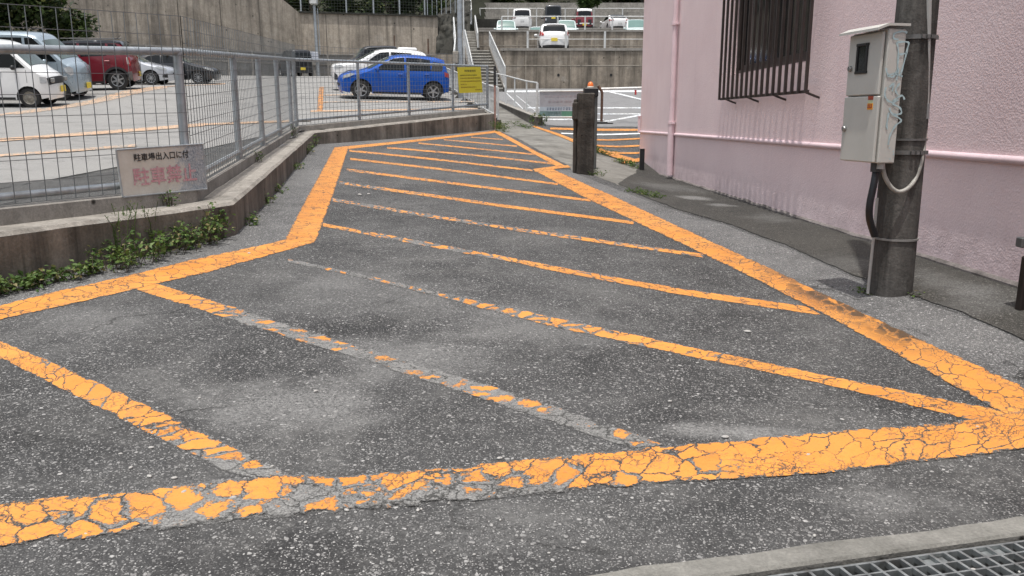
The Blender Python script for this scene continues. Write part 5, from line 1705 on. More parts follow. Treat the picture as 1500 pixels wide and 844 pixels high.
    def side_patch(s, name, mat, parent, poly, sides=(1, -1), off=.006, each=False):
        outs = []
        for sg in sides:
            pts = []
            for i, a in enumerate(poly):
                b = poly[(i + 1) % len(poly)]
                n = max(1, int(math.hypot(b[0] - a[0], b[1] - a[1]) / .12))
                for k in range(n): pts.append((a[0] + (b[0] - a[0]) * k / n, a[1] + (b[1] - a[1]) * k / n))
            bm = bmesh.new()
            v = [bm.verts.new((q, z, 0)) for q, z in pts]
            f = bm.faces.new(v)
            bmesh.ops.triangulate(bm, faces=[f])
            xs = [p[0] for p in pts]
            c = min(xs) + .1
            while c < max(xs):
                bmesh.ops.bisect_plane(bm, geom=bm.verts[:] + bm.edges[:] + bm.faces[:], plane_co=(c, 0, 0), plane_no=(1, 0, 0)); c += .12
            for vv in bm.verts:
                q, z = vv.co.x, vv.co.y
                w = s.hw(q, z) + off
                u0 = max(0, 1 - q / .5); u1 = max(0, 1 - (s.L - q) / .45)
                bul = (.13 * u0 * u0 - .10 * u1 * u1)
                vv.co = Vector((s.L / 2 - q - bul + (off if q < .1 else 0), sg * w, z))
            bmesh.ops.recalc_face_normals(bm, faces=bm.faces)
            me = bpy.data.meshes.new(name); bm.to_mesh(me); bm.free()
            me.materials.append(mat)
            me.polygons.foreach_set('use_smooth', [True] * len(me.polygons))
            o = bpy.data.objects.new(name, me); COL.objects.link(o); o.parent = parent
            outs.append(o)
        return outs
    def wheel(s, parent, q, sg, rim=RIMM, spokes=5, wid=.19):
        r = s.wr; cy = sg * (s.W / 2 - wid / 2 - .012)
        m = Matrix.Rotation(-sg * PI / 2, 3, 'X')
        c = Vector((s.L / 2 - q, cy, r))
        w2 = wid / 2
        mb = MB(); mb.lathe([(r * .62, -w2), (r * .93, -w2), (r, -w2 * .7), (r, w2 * .7), (r * .95, w2), (r * .66, w2), (r * .62, w2 * .75)], 28, m, c)
        t = mb.build('wheel', TYRE, parent, smooth=35)
        d = MB(); d.lathe([(0, w2 * .45), (r * .64, w2 * .45)], 24, m, c); d.build('wheel_disc', RIMD if spokes else rim, t)
        k = MB(); k.lathe([(r * .58, w2 * .5), (r * .6, w2 * .88), (r * .66, w2 * .92), (r * .66, w2 * .6)], 28, m, c)
        k.lathe([(0, w2 * .95), (r * .15, w2 * .9), (r * .17, w2 * .5)], 14, m, c)
        for j in range(spokes):
            a = 2 * PI * j / spokes + .3
            ca, sa = math.cos(a), math.sin(a)
            h = r * (.10 if spokes < 8 else .045)
            A = [(.1 * r * ca - h * sa, .1 * r * sa + h * ca), (.1 * r * ca + h * sa, .1 * r * sa - h * ca), (.62 * r * ca + h * .75 * sa, .62 * r * sa - h * .75 * ca), (.62 * r * ca - h * .75 * sa, .62 * r * sa + h * .75 * ca)]
            vs = [c + m @ Vector((x, y, w2 * .8)) for x, y in A] + [c + m @ Vector((x, y, w2 * .45)) for x, y in A]
            k.add(vs, [(0, 1, 2, 3), (4, 7, 6, 5), (0, 4, 5, 1), (1, 5, 6, 2), (2, 6, 7, 3), (3, 7, 4, 0)])
        if spokes == 0: k.lathe([(0, w2 * .7), (r * .3, w2 * .75), (r * .45, w2 * .5), (r * .6, w2 * .55)], 20, m, c)
        k.build('rim', rim, t, smooth=35)
        return t

def place_car(px, py, Y, heading, z=None, surf=None):
    """ground point and heading in degrees (0 = facing +X, 90 = away from the camera)"""
    p = at(px, py, Y)
    if surf: p.z = surf(p.x, p.y)
    elif z is not None: p.z = z
    return p, math.radians(heading)

def make_car(name, label, p, hd, car, paint, surf=None, group=None, roofpaint=None, windows=(), ws=None, rw=None, glass=None, lights=None, tails=None,
             plate=None, plate_front=False, rim=None, spokes=5, mirror=True, extras=None, grille=None, bumper=True, cat='car', rear_bumper=None, arch_trim=False, handles=()):
    t = thing(name, label, cat, p, group, world=False)
    if surf:
        e = .8
        nx = -(surf(p.x + e, p.y) - surf(p.x - e, p.y)) / (2 * e); ny = -(surf(p.x, p.y + e) - surf(p.x, p.y - e)) / (2 * e)
        up = Vector((nx, ny, 1)).normalized()
    else: up = Vector((0, 0, 1))
    fw = Vector((math.cos(hd), math.sin(hd), 0)); fw = (fw - up * fw.dot(up)).normalized(); lf = up.cross(fw)
    t.rotation_euler = Matrix((fw, lf, up)).transposed().to_euler()
    body = car.body(t, paint); car.under(t)
    gl = glass or CGLASS
    if ws: car.top_patch('windshield', glass or WSHIELD, t, ws[0], ws[1], -.88, .88, .012)
    if rw: car.top_patch('rear_window', gl, t, rw[0], rw[1], -.84, .84, .012, False)
    if roofpaint: car.top_patch('roof', roofpaint[0], t, 0, 0, -1, 1, .014, qlim=roofpaint[1])
    for w in windows: car.side_patch('side_window', CGLASS, t, w)
    for w in (lights or []): car.side_patch('headlight', LENS, t, w, off=.012)
    for w in (tails or []): car.side_patch('tail_light', TAIL, t, w, off=.014)
    for sg in (1, -1):
        for q in (car.wf, car.wb): car.wheel(t, q, sg, rim or RIMM, spokes)
    if arch_trim:
        for w in (car.wf, car.wb):
            r0, r1 = car.wr + .055, car.wr + .135
            poly = [(w - r1 * math.cos(PI * k / 14), max(car.clear + .02, car.wr + r1 * math.sin(PI * k / 14) - .01)) for k in range(15)] + [(w + r0 * math.cos(PI * k / 14), max(car.clear + .02, car.wr + r0 * math.sin(PI * k / 14))) for k in range(15)]
            car.side_patch('arch_trim', TRIMB, t, poly, off=.016)
    if bumper: car.side_patch('sill_trim', TRIMB, t, [(car.wf + car.wr + .09, car.clear + .005), (car.wb - car.wr - .09, car.clear + .005), (car.wb - car.wr - .09, car.clear + .07), (car.wf + car.wr + .09, car.clear + .07)], off=.006)
    if mirror:
        mq = mirror if isinstance(mirror, float) else 1.3
        for sg in (1, -1):
            m_ = MB(); m_.box((car.L / 2 - mq, sg * (car.hw(mq, car.belt) + .1), car.belt + .07), (.1, .19, .13), None, .035)
            m_.box((car.L / 2 - mq, sg * (car.hw(mq, car.belt) + .01), car.belt + .03), (.06, .08, .03))
            m_.build('mirror', extras.get('mirror', paint) if extras else paint, t, smooth=60)
    for (q, z) in handles:
        for sg in (1, -1):
            h = MB(); h.box((car.L / 2 - q, sg * (car.hw(q, z) + .012), z), (.17, .025, .03), None, .01); h.build('door_handle', paint, t)
    # panel gaps of the doors
    if windows and handles:
        gm = MB()
        xs_ = sorted({round(min(a[0] for a in w), 2) for w in windows} | {round(max(a[0] for a in w), 2) for w in windows})
        for q in xs_:
            for sg in (1, -1):
                pts = []
                for k in range(9):
                    z = lerp(car.clear + .12, car.belt, k / 8)
                    if z < car.bottom(q) + .02: continue
                    pts.append(Vector((car.L / 2 - q, sg * (car.hw(q, z) + .0015), z)))
                if len(pts) > 2: gm.tube(pts, .005, 4, False)
        if gm.v: gm.build('door_gaps', RIMD, t)
    if plate:
        m_ = MB()
        if plate_front: m_.box((car.L / 2 + .012, 0, .42), (.012, .33, .165), None, .004)
        else:
            m_.box((-car.L / 2 - .016, 0, plate[1]), (.014, .33, .165), None, .004)
        m_.build('licence_plate', plate[0], t)
    if grille:
        for (za, zb_, fa, fb, mt, front) in grille: car.top_patch('grille' if front else 'rear_trim', mt, t, za, zb_, fa, fb, .009, front)
    if extras and 'fn' in extras: extras['fn'](t, car)
    return t

# ---- profiles (q from the nose, z)
hatch = Car(3.86, 1.70, 1.50, [(.06, .2), (.0, .36), (.0, .6), (.06, .74), (.3, .86), (.98, .98), (1.72, 1.40), (2.05, 1.49), (2.6, 1.5), (3.2, 1.46), (3.55, 1.39), (3.66, 1.30), (3.74, 1.0), (3.85, .9), (3.86, .55), (3.82, .24)], .93, (.76, 3.21), .315, .74)
csuv = Car(4.0, 1.70, 1.62, [(.06, .24), (.0, .42), (.0, .84), (.04, .95), (.2, 1.02), (1.0, 1.12), (1.68, 1.52), (2.0, 1.61), (2.6, 1.62), (3.4, 1.58), (3.7, 1.5), (3.9, 1.08), (4.0, .98), (4.0, .5), (3.95, .28)], 1.0, (.80, 3.33), .34, .76, .24)
kvan = Car(3.4, 1.48, 1.88, [(.04, .24), (.0, .4), (.0, .64), (.03, .84), (.16, .98), (.42, 1.08), (.98, 1.66), (1.15, 1.8), (1.5, 1.87), (2.6, 1.88), (3.2, 1.85), (3.33, 1.74), (3.4, 1.0), (3.4, .5), (3.37, .28)], 1.04, (.62, 3.0), .275, .84, .22, .16, .06)
hvan = Car(3.4, 1.48, 2.05, [(.04, .24), (.0, .4), (.0, .66), (.02, .94), (.1, 1.1), (.34, 1.18), (.95, 1.82), (1.1, 1.98), (1.5, 2.05), (2.6, 2.05), (3.2, 2.02), (3.33, 1.9), (3.4, 1.0), (3.4, .5), (3.37, .28)], 1.12, (.58, 3.0), .275, .84, .22, .16, .06)
bsuv = Car(3.76, 1.67, 1.70, [(.06, .26), (.0, .42), (.0, .8), (.03, .95), (.15, 1.03), (.95, 1.10), (1.36, 1.56), (1.62, 1.68), (2.4, 1.7), (3.2, 1.66), (3.44, 1.6), (3.62, 1.12), (3.72, 1.0), (3.76, .6), (3.73, .3)], 1.08, (.72, 3.15), .33, .82, .24)
wagon = Car(4.4, 1.72, 1.48, [(.06, .2), (.0, .36), (.0, .58), (.07, .72), (.3, .83), (1.12, .97), (1.9, 1.38), (2.25, 1.46), (2.9, 1.48), (3.7, 1.43), (4.0, 1.36), (4.28, .98), (4.38, .85), (4.4, .5), (4.36, .24)], .93, (.85, 3.45), .31, .74)
sedan = Car(4.5, 1.74, 1.43, [(.06, .2), (.0, .36), (.0, .58), (.07, .7), (.3, .8), (1.2, .95), (2.0, 1.35), (2.35, 1.43), (2.9, 1.43), (3.4, 1.34), (3.95, 1.0), (4.4, .96), (4.48, .85), (4.5, .5), (4.46, .24)], .92, (.88, 3.55), .31, .72)
kbox = Car(3.4, 1.48, 1.78, [(.04, .24), (.0, .4), (.0, .66), (.03, .86), (.14, .98), (.7, 1.06), (1.12, 1.6), (1.32, 1.73), (1.7, 1.78), (2.7, 1.78), (3.2, 1.74), (3.32, 1.64), (3.4, 1.05), (3.4, .5), (3.37, .28)], 1.02, (.62, 3.05), .28, .84, .22, .16, .07)
mvan = Car(4.6, 1.70, 1.83, [(.05, .22), (.0, .38), (.0, .66), (.06, .84), (.2, .92), (.85, 1.05), (1.6, 1.6), (1.9, 1.77), (2.4, 1.83), (3.6, 1.82), (4.2, 1.76), (4.4, 1.64), (4.56, 1.05), (4.6, .9), (4.6, .5), (4.56, .28)], 1.0, (.86, 3.6), .31, .80, .22)

WHITE = carpaint('white_car_paint', (.74, .74, .73)); BLUE = plain('blue_car_paint', (.0005, .068, .36), .25, 0, .03, 1.5, .3, coat=.4); SILV = carpaint('silver_car_paint', (.52, .54, .57), .4)
SBLU = carpaint('silver_blue_van_paint', (.33, .40, .45), .3); REDP = carpaint('dark_red_car_paint', (.17, .008, .018), .2); BLKP = carpaint('black_car_paint', (.008, .009, .011)); NAVY = carpaint('dark_grey_car_paint', (.02, .022, .026)); REDK = carpaint('red_car_paint', (.22, .02, .03)); PALE = carpaint('pale_car_paint', (.6, .68, .66))
lotz = Lot
# blue hatchback
def blue_extra(t, c):
    c.top_patch('front_grille', TRIMB, t, .3, .55, -.72, .72, .01, True)
    m_ = MB(); m_.box((c.L / 2 + .02, 0, .43), (.02, .34, .17)); m_.build('licence_plate', PLATEW, t)
    c.side_patch('rear_spoiler', carpaint('blue_spoiler_paint', (.02, .07, .4)), t, [(3.3, 1.405), (3.62, 1.33), (3.6, 1.36), (3.3, 1.43)], off=.02)
    c.side_patch('pillar_trim', TRIMB, t, [(3.12, .99), (3.5, .99), (3.56, 1.12), (3.5, 1.27), (3.2, 1.3)], off=.005)
p, hd = place_car(577, 146, 29.2, 180 + 13, surf=lotz)
make_car('hatchback', 'bright blue hatchback parked side on behind the mesh fence', p, hd, hatch, BLUE, lotz, 'cars in the parking lot', None,
         [[(1.22, .98), (1.62, 1.25), (1.86, 1.37), (2.22, 1.405), (2.22, .985)], [(2.29, .985), (2.29, 1.405), (2.75, 1.395), (3.1, 1.35), (3.12, .99)]], (1.03, 1.42), (1.0, 1.32),
         lights=[[(.07, .66), (.1, .76), (.42, .855), (.6, .84), (.38, .74)]], tails=[[(3.62, .82), (3.6, .98), (3.83, .92), (3.85, .78)]], mirror=1.32, spokes=5,
         extras={'fn': blue_extra, 'mirror': BLUE}, handles=((2.08, .86), (2.98, .88)))
# white compact suv behind it
def suv_extra(t, c):
    c.top_patch('front_grille', TRIMB, t, .34, .62, -.55, .55, .01, True)
    c.side_patch('fog_vent', TRIMB, t, [(.04, .42), (.05, .68), (.22, .60), (.26, .42)], off=.012)
    c.top_patch('lower_bumper', TRIMB, t, .22, .36, -1, 1, .012, True)
    m_ = MB(); m_.box((c.L / 2 - 3.0, .0, 1.62), (.75, .7, .13), None, .05); m_.box((c.L / 2 - 3.0, 0, 1.59), (.6, .5, .06)); m_.build('roof_box', WHITE, t, smooth=60)
p, hd = place_car(560, 138, 33.4, 180 + 12, surf=lotz)
make_car('compact_suv', 'white compact suv with a roof box behind the blue hatchback', p, hd, csuv, WHITE, lotz, 'cars in the parking lot', None,
         [[(1.3, 1.05), (1.66, 1.32), (1.9, 1.47), (2.25, 1.5), (2.25, 1.05)], [(2.32, 1.05), (2.32, 1.5), (3.1, 1.47), (3.2, 1.06)]], (1.15, 1.54), (1.1, 1.46),
         lights=[[(.04, .83), (.08, .95), (.4, .99), (.5, .93), (.3, .85)]], tails=[[(3.7, .9), (3.7, 1.08), (3.96, 1.02), (3.98, .88)]], mirror=1.42, extras={'fn': suv_extra}, arch_trim=True, handles=((2.1, .95),))
# dark boxy car further back
p, hd = place_car(545, 118, 52.0, 180 + 20, surf=lotz)
make_car('boxy_car', 'black boxy car mostly hidden behind the white compact suv', p, hd, kbox, BLKP, lotz, 'cars in the parking lot', None,
         [[(1.0, 1.08), (1.25, 1.5), (1.45, 1.64), (2.0, 1.66), (2.0, 1.08)], [(2.1, 1.08), (2.1, 1.66), (3.05, 1.64), (3.1, 1.1)]], (1.1, 1.66), (1.1, 1.6), lights=[[(.03, .75), (.06, .95), (.3, .98), (.3, .78)]], handles=((2, .95),))
# white kei van at the left
def kvan_extra(t, c):
    c.top_patch('front_lamp_panel', TRIMB, t, .66, .86, -.96, .96, .012, True)
    c.top_patch('bumper_slot', TRIMB, t, .44, .48, -.42, .42, .012, True)
    c.top_patch('bumper_slot', TRIMB, t, .54, .58, -.42, .42, .012, True)
    c.top_patch('front_skirt', TRIMB, t, .2, .34, -1, 1, .012, True)
    m_ = MB(); m_.box((c.L / 2 + .025, .1, .5), (.02, .33, .17)); m_.build('licence_plate', PLATE, t)
    for sg in (1, -1):
        m_ = MB(); m_.box((c.L / 2 - .02, sg * .5, .76), (.05, .22, .13), None, .02); m_.build('headlight', plain('old_lens', (.25, .25, .24), .15, .2), t)
p, hd = place_car(2, 157, 24.2, 9, surf=lotz)
make_car('kei_van', 'white van with black front lamp panel at the left edge of the photo', p, hd, kvan, WHITE, lotz, 'cars in the parking lot', None,
         [[(.62, 1.1), (1.02, 1.52), (1.22, 1.7), (1.42, 1.72), (1.42, 1.1)], [(1.5, 1.1), (1.5, 1.72), (2.4, 1.72), (2.4, 1.1)], [(2.48, 1.1), (2.48, 1.72), (3.2, 1.7), (3.24, 1.1)]], (1.14, 1.74), (1.15, 1.7),
         lights=[[(.03, .68), (.03, .85), (.26, .86), (.26, .68)]], rim=RIMS, spokes=0, mirror=.9, extras={'fn': kvan_extra, 'mirror': TRIMB}, handles=((1.33, .98),), cat='van')
def hvan_extra(t, c):
    for k in range(3): c.top_patch('bumper_slot', TRIMB, t, .40 + .17 * k, .47 + .17 * k, -.5, .5, .012, True)
    c.top_patch('front_skirt', TRIMB, t, .2, .3, -1, 1, .012, True)
    m_ = MB(); m_.box((c.L / 2 + .03, .0, .42), (.02, .33, .17)); m_.build('licence_plate', PLATE, t)
p, hd = place_car(52, 150, 26.6, 5, surf=lotz)
make_car('kei_van', 'silver blue high roofed van with round clear headlights beside the white van', p, hd, hvan, SBLU, lotz, 'cars in the parking lot', None,
         [[(.55, 1.18), (.98, 1.66), (1.18, 1.86), (1.42, 1.88), (1.42, 1.18)], [(1.5, 1.18), (1.5, 1.88), (2.4, 1.88), (2.4, 1.18)], [(2.48, 1.18), (2.48, 1.88), (3.2, 1.86), (3.24, 1.18)]], (1.26, 1.86), (1.2, 1.86),
         lights=[[(.02, .8), (.03, .98), (.14, 1.04), (.36, 1.0), (.3, .84), (.14, .76)]], rim=RIMS, spokes=0, mirror=.85, extras={'fn': hvan_extra, 'mirror': SBLU}, handles=((1.33, 1.0),), cat='van')
# dark red suv, tail to the right
def rsuv_extra(t, c):
    c.side_patch('rear_lamp_strip', plain('pale_tail_lens', (.55, .45, .42), .15), t, [(3.56, .86), (3.55, 1.1), (3.63, 1.08), (3.66, .86)], off=.016)
    c.side_patch('rear_bumper', plain('grey_bumper', (.13, .12, .11), .6), t, [(3.5, .32), (3.52, .6), (3.74, .62), (3.74, .34)], off=.014)
    c.side_patch('roof_side', NAVY, t, [(1.42, 1.575), (2.0, 1.59), (3.3, 1.56), (3.42, 1.55), (3.4, 1.6), (3.1, 1.66), (1.6, 1.66)], off=.012)
    for sg in (1, -1): MB().tube([(c.L / 2 - 1.5, sg * .6, 1.74), (c.L / 2 - 3.2, sg * .6, 1.71)], .02, 8).build('roof_rail', TRIMB, t)
    MB().tube([(c.L / 2 - 3.1, 0, 1.66), (c.L / 2 - 3.3, 0, 1.82)], .008, 5).build('antenna', TRIMB, t)
p, hd = place_car(125, 130, 29.6, 180 + 14, surf=lotz)
make_car('compact_suv', 'dark red suv with black roof, its tail towards the fence', p, hd, bsuv, REDP, lotz, 'cars in the parking lot', (NAVY, (1.4, 3.55)),
         [[(1.1, 1.14), (1.42, 1.5), (1.6, 1.57), (2.0, 1.58), (2.0, 1.14)], [(2.08, 1.14), (2.08, 1.58), (2.9, 1.56), (2.9, 1.16)], [(2.98, 1.17), (2.98, 1.55), (3.25, 1.52), (3.42, 1.2)]], (1.15, 1.6), (1.15, 1.58),
         tails=[[(3.62, .8), (3.6, 1.12), (3.7, 1.06), (3.74, .8)]], plate=(PLATE, .5), extras={'fn': rsuv_extra}, arch_trim=True, spokes=6, handles=((2.9, .98),))
# silver wagon
p, hd = place_car(186, 126, 38.0, 6, surf=lotz)
make_car('estate_car', 'silver estate car parked between the red suv and a black car', p, hd, wagon, SILV, lotz, 'cars in the parking lot', None,
         [[(1.4, 1.0), (1.85, 1.28), (2.1, 1.37), (2.4, 1.38), (2.4, .99)], [(2.46, .99), (2.46, 1.38), (3.2, 1.36), (3.2, 1.0)], [(3.26, 1.0), (3.26, 1.35), (3.7, 1.3), (3.95, 1.08)]], (1.0, 1.4), (1.0, 1.32),
         lights=[[(.06, .62), (.1, .72), (.5, .82), (.62, .78), (.3, .66)]], spokes=10, mirror=1.5, extras={'fn': lambda t, c: (c.side_patch('fog_vent', TRIMB, t, [(.05, .32), (.06, .5), (.3, .48), (.34, .34)], off=.012), c.top_patch('front_grille', TRIMB, t, .45, .56, -.5, .5, .01, True))}, handles=((2.3, .86),))
# black saloon
p, hd = place_car(254, 124, 40.5, 8, surf=lotz)
make_car('saloon_car', 'black low car beyond the silver estate car', p, hd, sedan, BLKP, lotz, 'cars in the parking lot', None,
         [[(1.5, .98), (1.95, 1.25), (2.2, 1.33), (2.5, 1.34), (2.5, .97)], [(2.56, .97), (2.56, 1.34), (3.1, 1.28), (3.5, 1.0)]], (.99, 1.36), (1.0, 1.3),
         lights=[[(.06, .6), (.1, .7), (.5, .79), (.62, .75), (.3, .63)]], spokes=10, mirror=1.6, handles=((2.4, .84),))
# dark small car at the back
p, hd = place_car(433, 112.5, 57.6, 90 + 32, surf=lotz)
make_car('boxy_car', 'small black boxy car in front of the block wall beside the white board', p, hd, kbox, BLKP, lotz, 'cars in the parking lot', None,
         [[(1.0, 1.08), (1.25, 1.5), (1.45, 1.64), (2.0, 1.66), (2.0, 1.08)], [(2.1, 1.08), (2.1, 1.66), (3.05, 1.64), (3.1, 1.1)]], (1.1, 1.66), (1.1, 1.6), tails=[[(3.3, .8), (3.3, 1.05), (3.39, 1.05), (3.39, .8)]], plate=(PLATE, .5), handles=((2, .95),))
# terraces
zT1 = z1 - .12; zT2 = z2 - .95; zT3 = z3 - .1
def rear_car(name, label, px, Y, hd, car, paint, z, rw, tails, plate, roofp=None, extras=None, windows=(), cat='car', glass=None, ws=(1.1, 1.5)):
    p = at(px, 50, Y); p.z = z
    return make_car(name, label, p, math.radians(hd), car, paint, None, 'cars on the terraces', roofp, windows, ws, rw, glass, None, tails, plate, False, spokes=0, extras=extras, cat=cat)
wk = Car(3.45, 1.60, 1.52, [(.06, .2), (.0, .36), (.0, .6), (.06, .76), (.3, .86), (.8, .98), (1.4, 1.42), (1.7, 1.51), (2.3, 1.52), (2.95, 1.47), (3.15, 1.40), (3.3, 1.0), (3.42, .9), (3.45, .5), (3.42, .24)], .95, (.7, 2.95), .28, .76, .2, .2, .13)
def tower_tails(q0, q1, z0, z1_): return [[(q0, z0), (q0, z1_), (q1, z1_ - .02), (q1 + .03, z0)]]
def rear_lamps(z0, z1_, f0, f1, mat=None):
    def fn(t, c):
        for s_ in (1, -1): c.top_patch('tail_light', mat or TAIL, t, z0, z1_, min(s_ * f0, s_ * f1), max(s_ * f0, s_ * f1), .014, False, n=3)
        c.top_patch('rear_skirt', TRIMB, t, .2, .36, -.9, .9, .012, False)
    return fn
rear_car('hatchback', 'small white hatchback parked alone on the lower terrace, yellow plate', 809, 45.9, 91, wk, WHITE, zT1, (1.04, 1.4), tower_tails(3.2, 3.38, .8, 1.05), (PLATE, .6), extras={'fn': rear_lamps(.8, 1.02, .78, .97)}, windows=[[(1.0, 1.0), (1.4, 1.35), (2.9, 1.38), (3.0, 1.0)]])
rear_car('minivan', 'tall white minivan, leftmost in the top row of cars', 762.5, 72.4, 93, mvan, WHITE, zT3, (1.15, 1.66), tower_tails(4.4, 4.54, .95, 1.1), (PLATEW, .8), extras={'fn': rear_lamps(.94, 1.06, .7, .97, plain('dim_tail', (.25, .2, .2), .2))}, windows=[[(1.3, 1.06), (1.7, 1.5), (4.2, 1.6), (4.3, 1.06)]], cat='van')
rear_car('kei_van', 'black box van second from left in the top row, yellow plate', 808, 71.8, 92, hvan, NAVY, zT3, (1.2, 1.88), tower_tails(3.3, 3.38, .75, 1.05), (PLATE, .98), extras={'fn': rear_lamps(.72, 1.08, .82, .98, CHROME)}, windows=[[(.7, 1.2), (1.2, 1.8), (3.2, 1.8), (3.24, 1.2)]], cat='van')
rear_car('kei_car', 'red car with white roof and bumper, third in the top row', 853, 71.8, 91, kbox, REDK, zT3, (1.12, 1.6), tower_tails(3.3, 3.38, .75, 1.0), (PLATE, .45), (WHITE, (1.3, 3.34)), extras={'fn': lambda t, c: (rear_lamps(.82, .98, .74, .97)(t, c), c.top_patch('rear_bumper', WHITE, t, .42, .64, -1, 1, .02, False))}, windows=[[(1.0, 1.1), (1.3, 1.6), (3.1, 1.6), (3.15, 1.1)]])
rear_car('saloon_car', 'white saloon with red tail lights, rightmost in the top row of cars', 899, 72.4, 96, sedan, WHITE, zT3, (1.03, 1.38), tower_tails(4.2, 4.46, .75, .92), (PLATEW, .62), extras={'fn': rear_lamps(.72, .90, .66, .97)}, windows=[[(1.5, .98), (2.0, 1.3), (2.9, 1.34), (3.6, 1.0)]])
for (px, Y, hd, car, pt, lab) in ((741, 62.5, -88, kbox, PALE, 'pale green tinted car behind the upper terrace wall, below the white minivan'),
                                (789, 62.5, -92, hatch, WHITE, 'white car roof showing over the upper terrace wall left of the small hatchback'),
                                (829, 62.5, -90, kbox, PALE, 'pale car front showing over the upper terrace wall below the red car'),
                                (931, 62.5, -92, mvan, PALE, 'pale car half hidden by the pink building on the upper terrace')):
    p = at(px, 50, Y); p.z = zT2 + (.35 if car is not hatch else .2)
    make_car('parked_car', lab, p, math.radians(hd), car, pt, None, 'cars on the terraces', None, [[(car.wf + .6, car.belt + .05), (car.wf + .9, car.H - .25), (car.wb - .2, car.H - .22), (car.wb, car.belt + .05)]], (car.belt + .1, car.H - .1), (car.belt + .1, car.H - .15), CGLASS2, spokes=0)

# ------------------------------------------------------------------ vegetation
def leafmat(name, a, b, c=None):
    m = NT(name)
    oi = m.n('Attribute', attribute_name='tint').outputs['Fac']
    col = m.mix(oi, a, b)
    if c: col = m.mix(m.ramp(oi, .86, .95), col, c)
    m.set(m.b.inputs['Subsurface Weight'], 0.0)
    m.done(col, .55, 0, .3)
    tr = m.n('BsdfTranslucent', {'Color': col})
    mx = m.n('MixShader', {0: .25, 1: m.b.outputs[0], 2: tr.outputs[0]})
    m.t.links.new(mx.outputs[0], m.out.inputs[0])
    return m.mat
LEAF = leafmat('weed_leaf', (.04, .085, .02), (.14, .21, .05), (.24, .21, .1))
LEAF2 = leafmat('grass_leaf', (.06, .11, .02), (.13, .19, .05), (.2, .19, .08))
LEAFT = leafmat('tree_leaf', (.014, .028, .009), (.055, .085, .022), (.11, .12, .04))
LEAFB = leafmat('bright_tree_leaf', (.03, .06, .014), (.08, .14, .03))
STEM = plain('stem_bark', (.06, .045, .03), .8)
def leaves(name, pts, size, mat, parent=None, seed=1, flat=.5, narrow=.5):
    """pts: list of (centre, spread) ; one folded quad-leaf each"""
    rnd = random.Random(seed)
    vs = []; fs = []; tint = []
    for (c, sc) in pts:
        d = Vector((rnd.gauss(0, 1), rnd.gauss(0, 1), rnd.gauss(0, flat))).normalized()
        n = Vector((rnd.gauss(0, .6), rnd.gauss(0, .6), 1)).normalized()
        sd = d.cross(n).normalized(); L = size * sc * rnd.uniform(.6, 1.3); w = L * narrow
        o = len(vs)
        up = d.cross(sd) * -.15 * L
        vs += [c, c + d * L * .5 + sd * w * .5 + up, c + d * L, c + d * L * .5 - sd * w * .5 + up]
        fs += [(o, o + 1, o + 2), (o, o + 2, o + 3)]
        t = rnd.random(); tint += [t] * 4
    me = bpy.data.meshes.new(name); me.from_pydata(vs, [], fs)
    a = me.attributes.new('tint', 'FLOAT', 'POINT'); a.data.foreach_set('value', tint)
    me.materials.append(mat)
    o = bpy.data.objects.new(name, me); COL.objects.link(o)
    if parent is not None:
        o.parent = parent; o.matrix_parent_inverse = Matrix.Translation(-parent.location)
    return o
def weed(name, label, base, R, H, n, size, group, mat=LEAF, seed=1, narrow=.6, stems=8):
    """low weed clump: leaves on small arching stems; base list of (x, y) footprint points"""
    rnd = random.Random(seed)
    z0 = base[0].z
    t = thing(name, label, 'weed', base[0], group)
    pts = []; sm = MB()
    for k in range(stems):
        b = base[rnd.randrange(len(base))]
        a = rnd.uniform(0, 2 * PI); r = R * rnd.uniform(.3, 1); h = H * rnd.uniform(.5, 1.1)
        st_ = b + Vector((rnd.gauss(0, R * .3), rnd.gauss(0, R * .3), 0))
        e = st_ + Vector((math.cos(a) * r, math.sin(a) * r, h))
        mid = st_.lerp(e, .5) + Vector((0, 0, h * .25))
        sm.tube([st_ - Vector((0, 0, .02)), mid, e], .0022, 4, False)
        for j in range(max(1, n // stems)):
            u = rnd.random() ** .7
            c = (st_.lerp(mid, u * 2) if u < .5 else mid.lerp(e, u * 2 - 1)) + Vector((rnd.gauss(0, .022), rnd.gauss(0, .022), rnd.gauss(0, .016)))
            pts.append((c, 1.0))
    leaves('foliage', pts, size, mat, t, seed, .5, narrow)
    sm.build('stem', STEM if mat is LEAF else LEAF2, t, fix=False)
    return t
def wall_base(x, y0, off=-.07):
    p = hit(x, y0); return p
WG = 'weeds along the low wall and walk'
def px_base(l): return [hit(x, y) for x, y in l]
weed('weed_clump', 'largest green weed clump against the low wall, left of the wall corner', px_base([(x, 395 - (x - 180) * .30) for x in range(150, 325, 12)] + [(200, 376), (230, 368), (160, 386), (250, 364), (300, 354)]), .15, .17, 1150, .042, WG, seed=3, stems=110)
weed('weed_clump', 'creeping green weeds at the left edge along the foot of the low wall', px_base([(x, 432 - x * .22) for x in range(-30, 150, 10)]), .09, .08, 700, .04, WG, seed=4, stems=80)
weed('weed_clump', 'taller sprig of weeds at the wall corner below the white board', px_base([(300, 358), (315, 352), (322, 348), (310, 350)]), .12, .27, 330, .036, WG, seed=5, stems=36)
weed('weed_clump', 'dry wispy weeds climbing the low wall below the white board', px_base([(195, 378), (170, 386), (215, 372)]), .1, .36, 240, .026, WG, mat=LEAF2, seed=6, stems=40, narrow=.25)
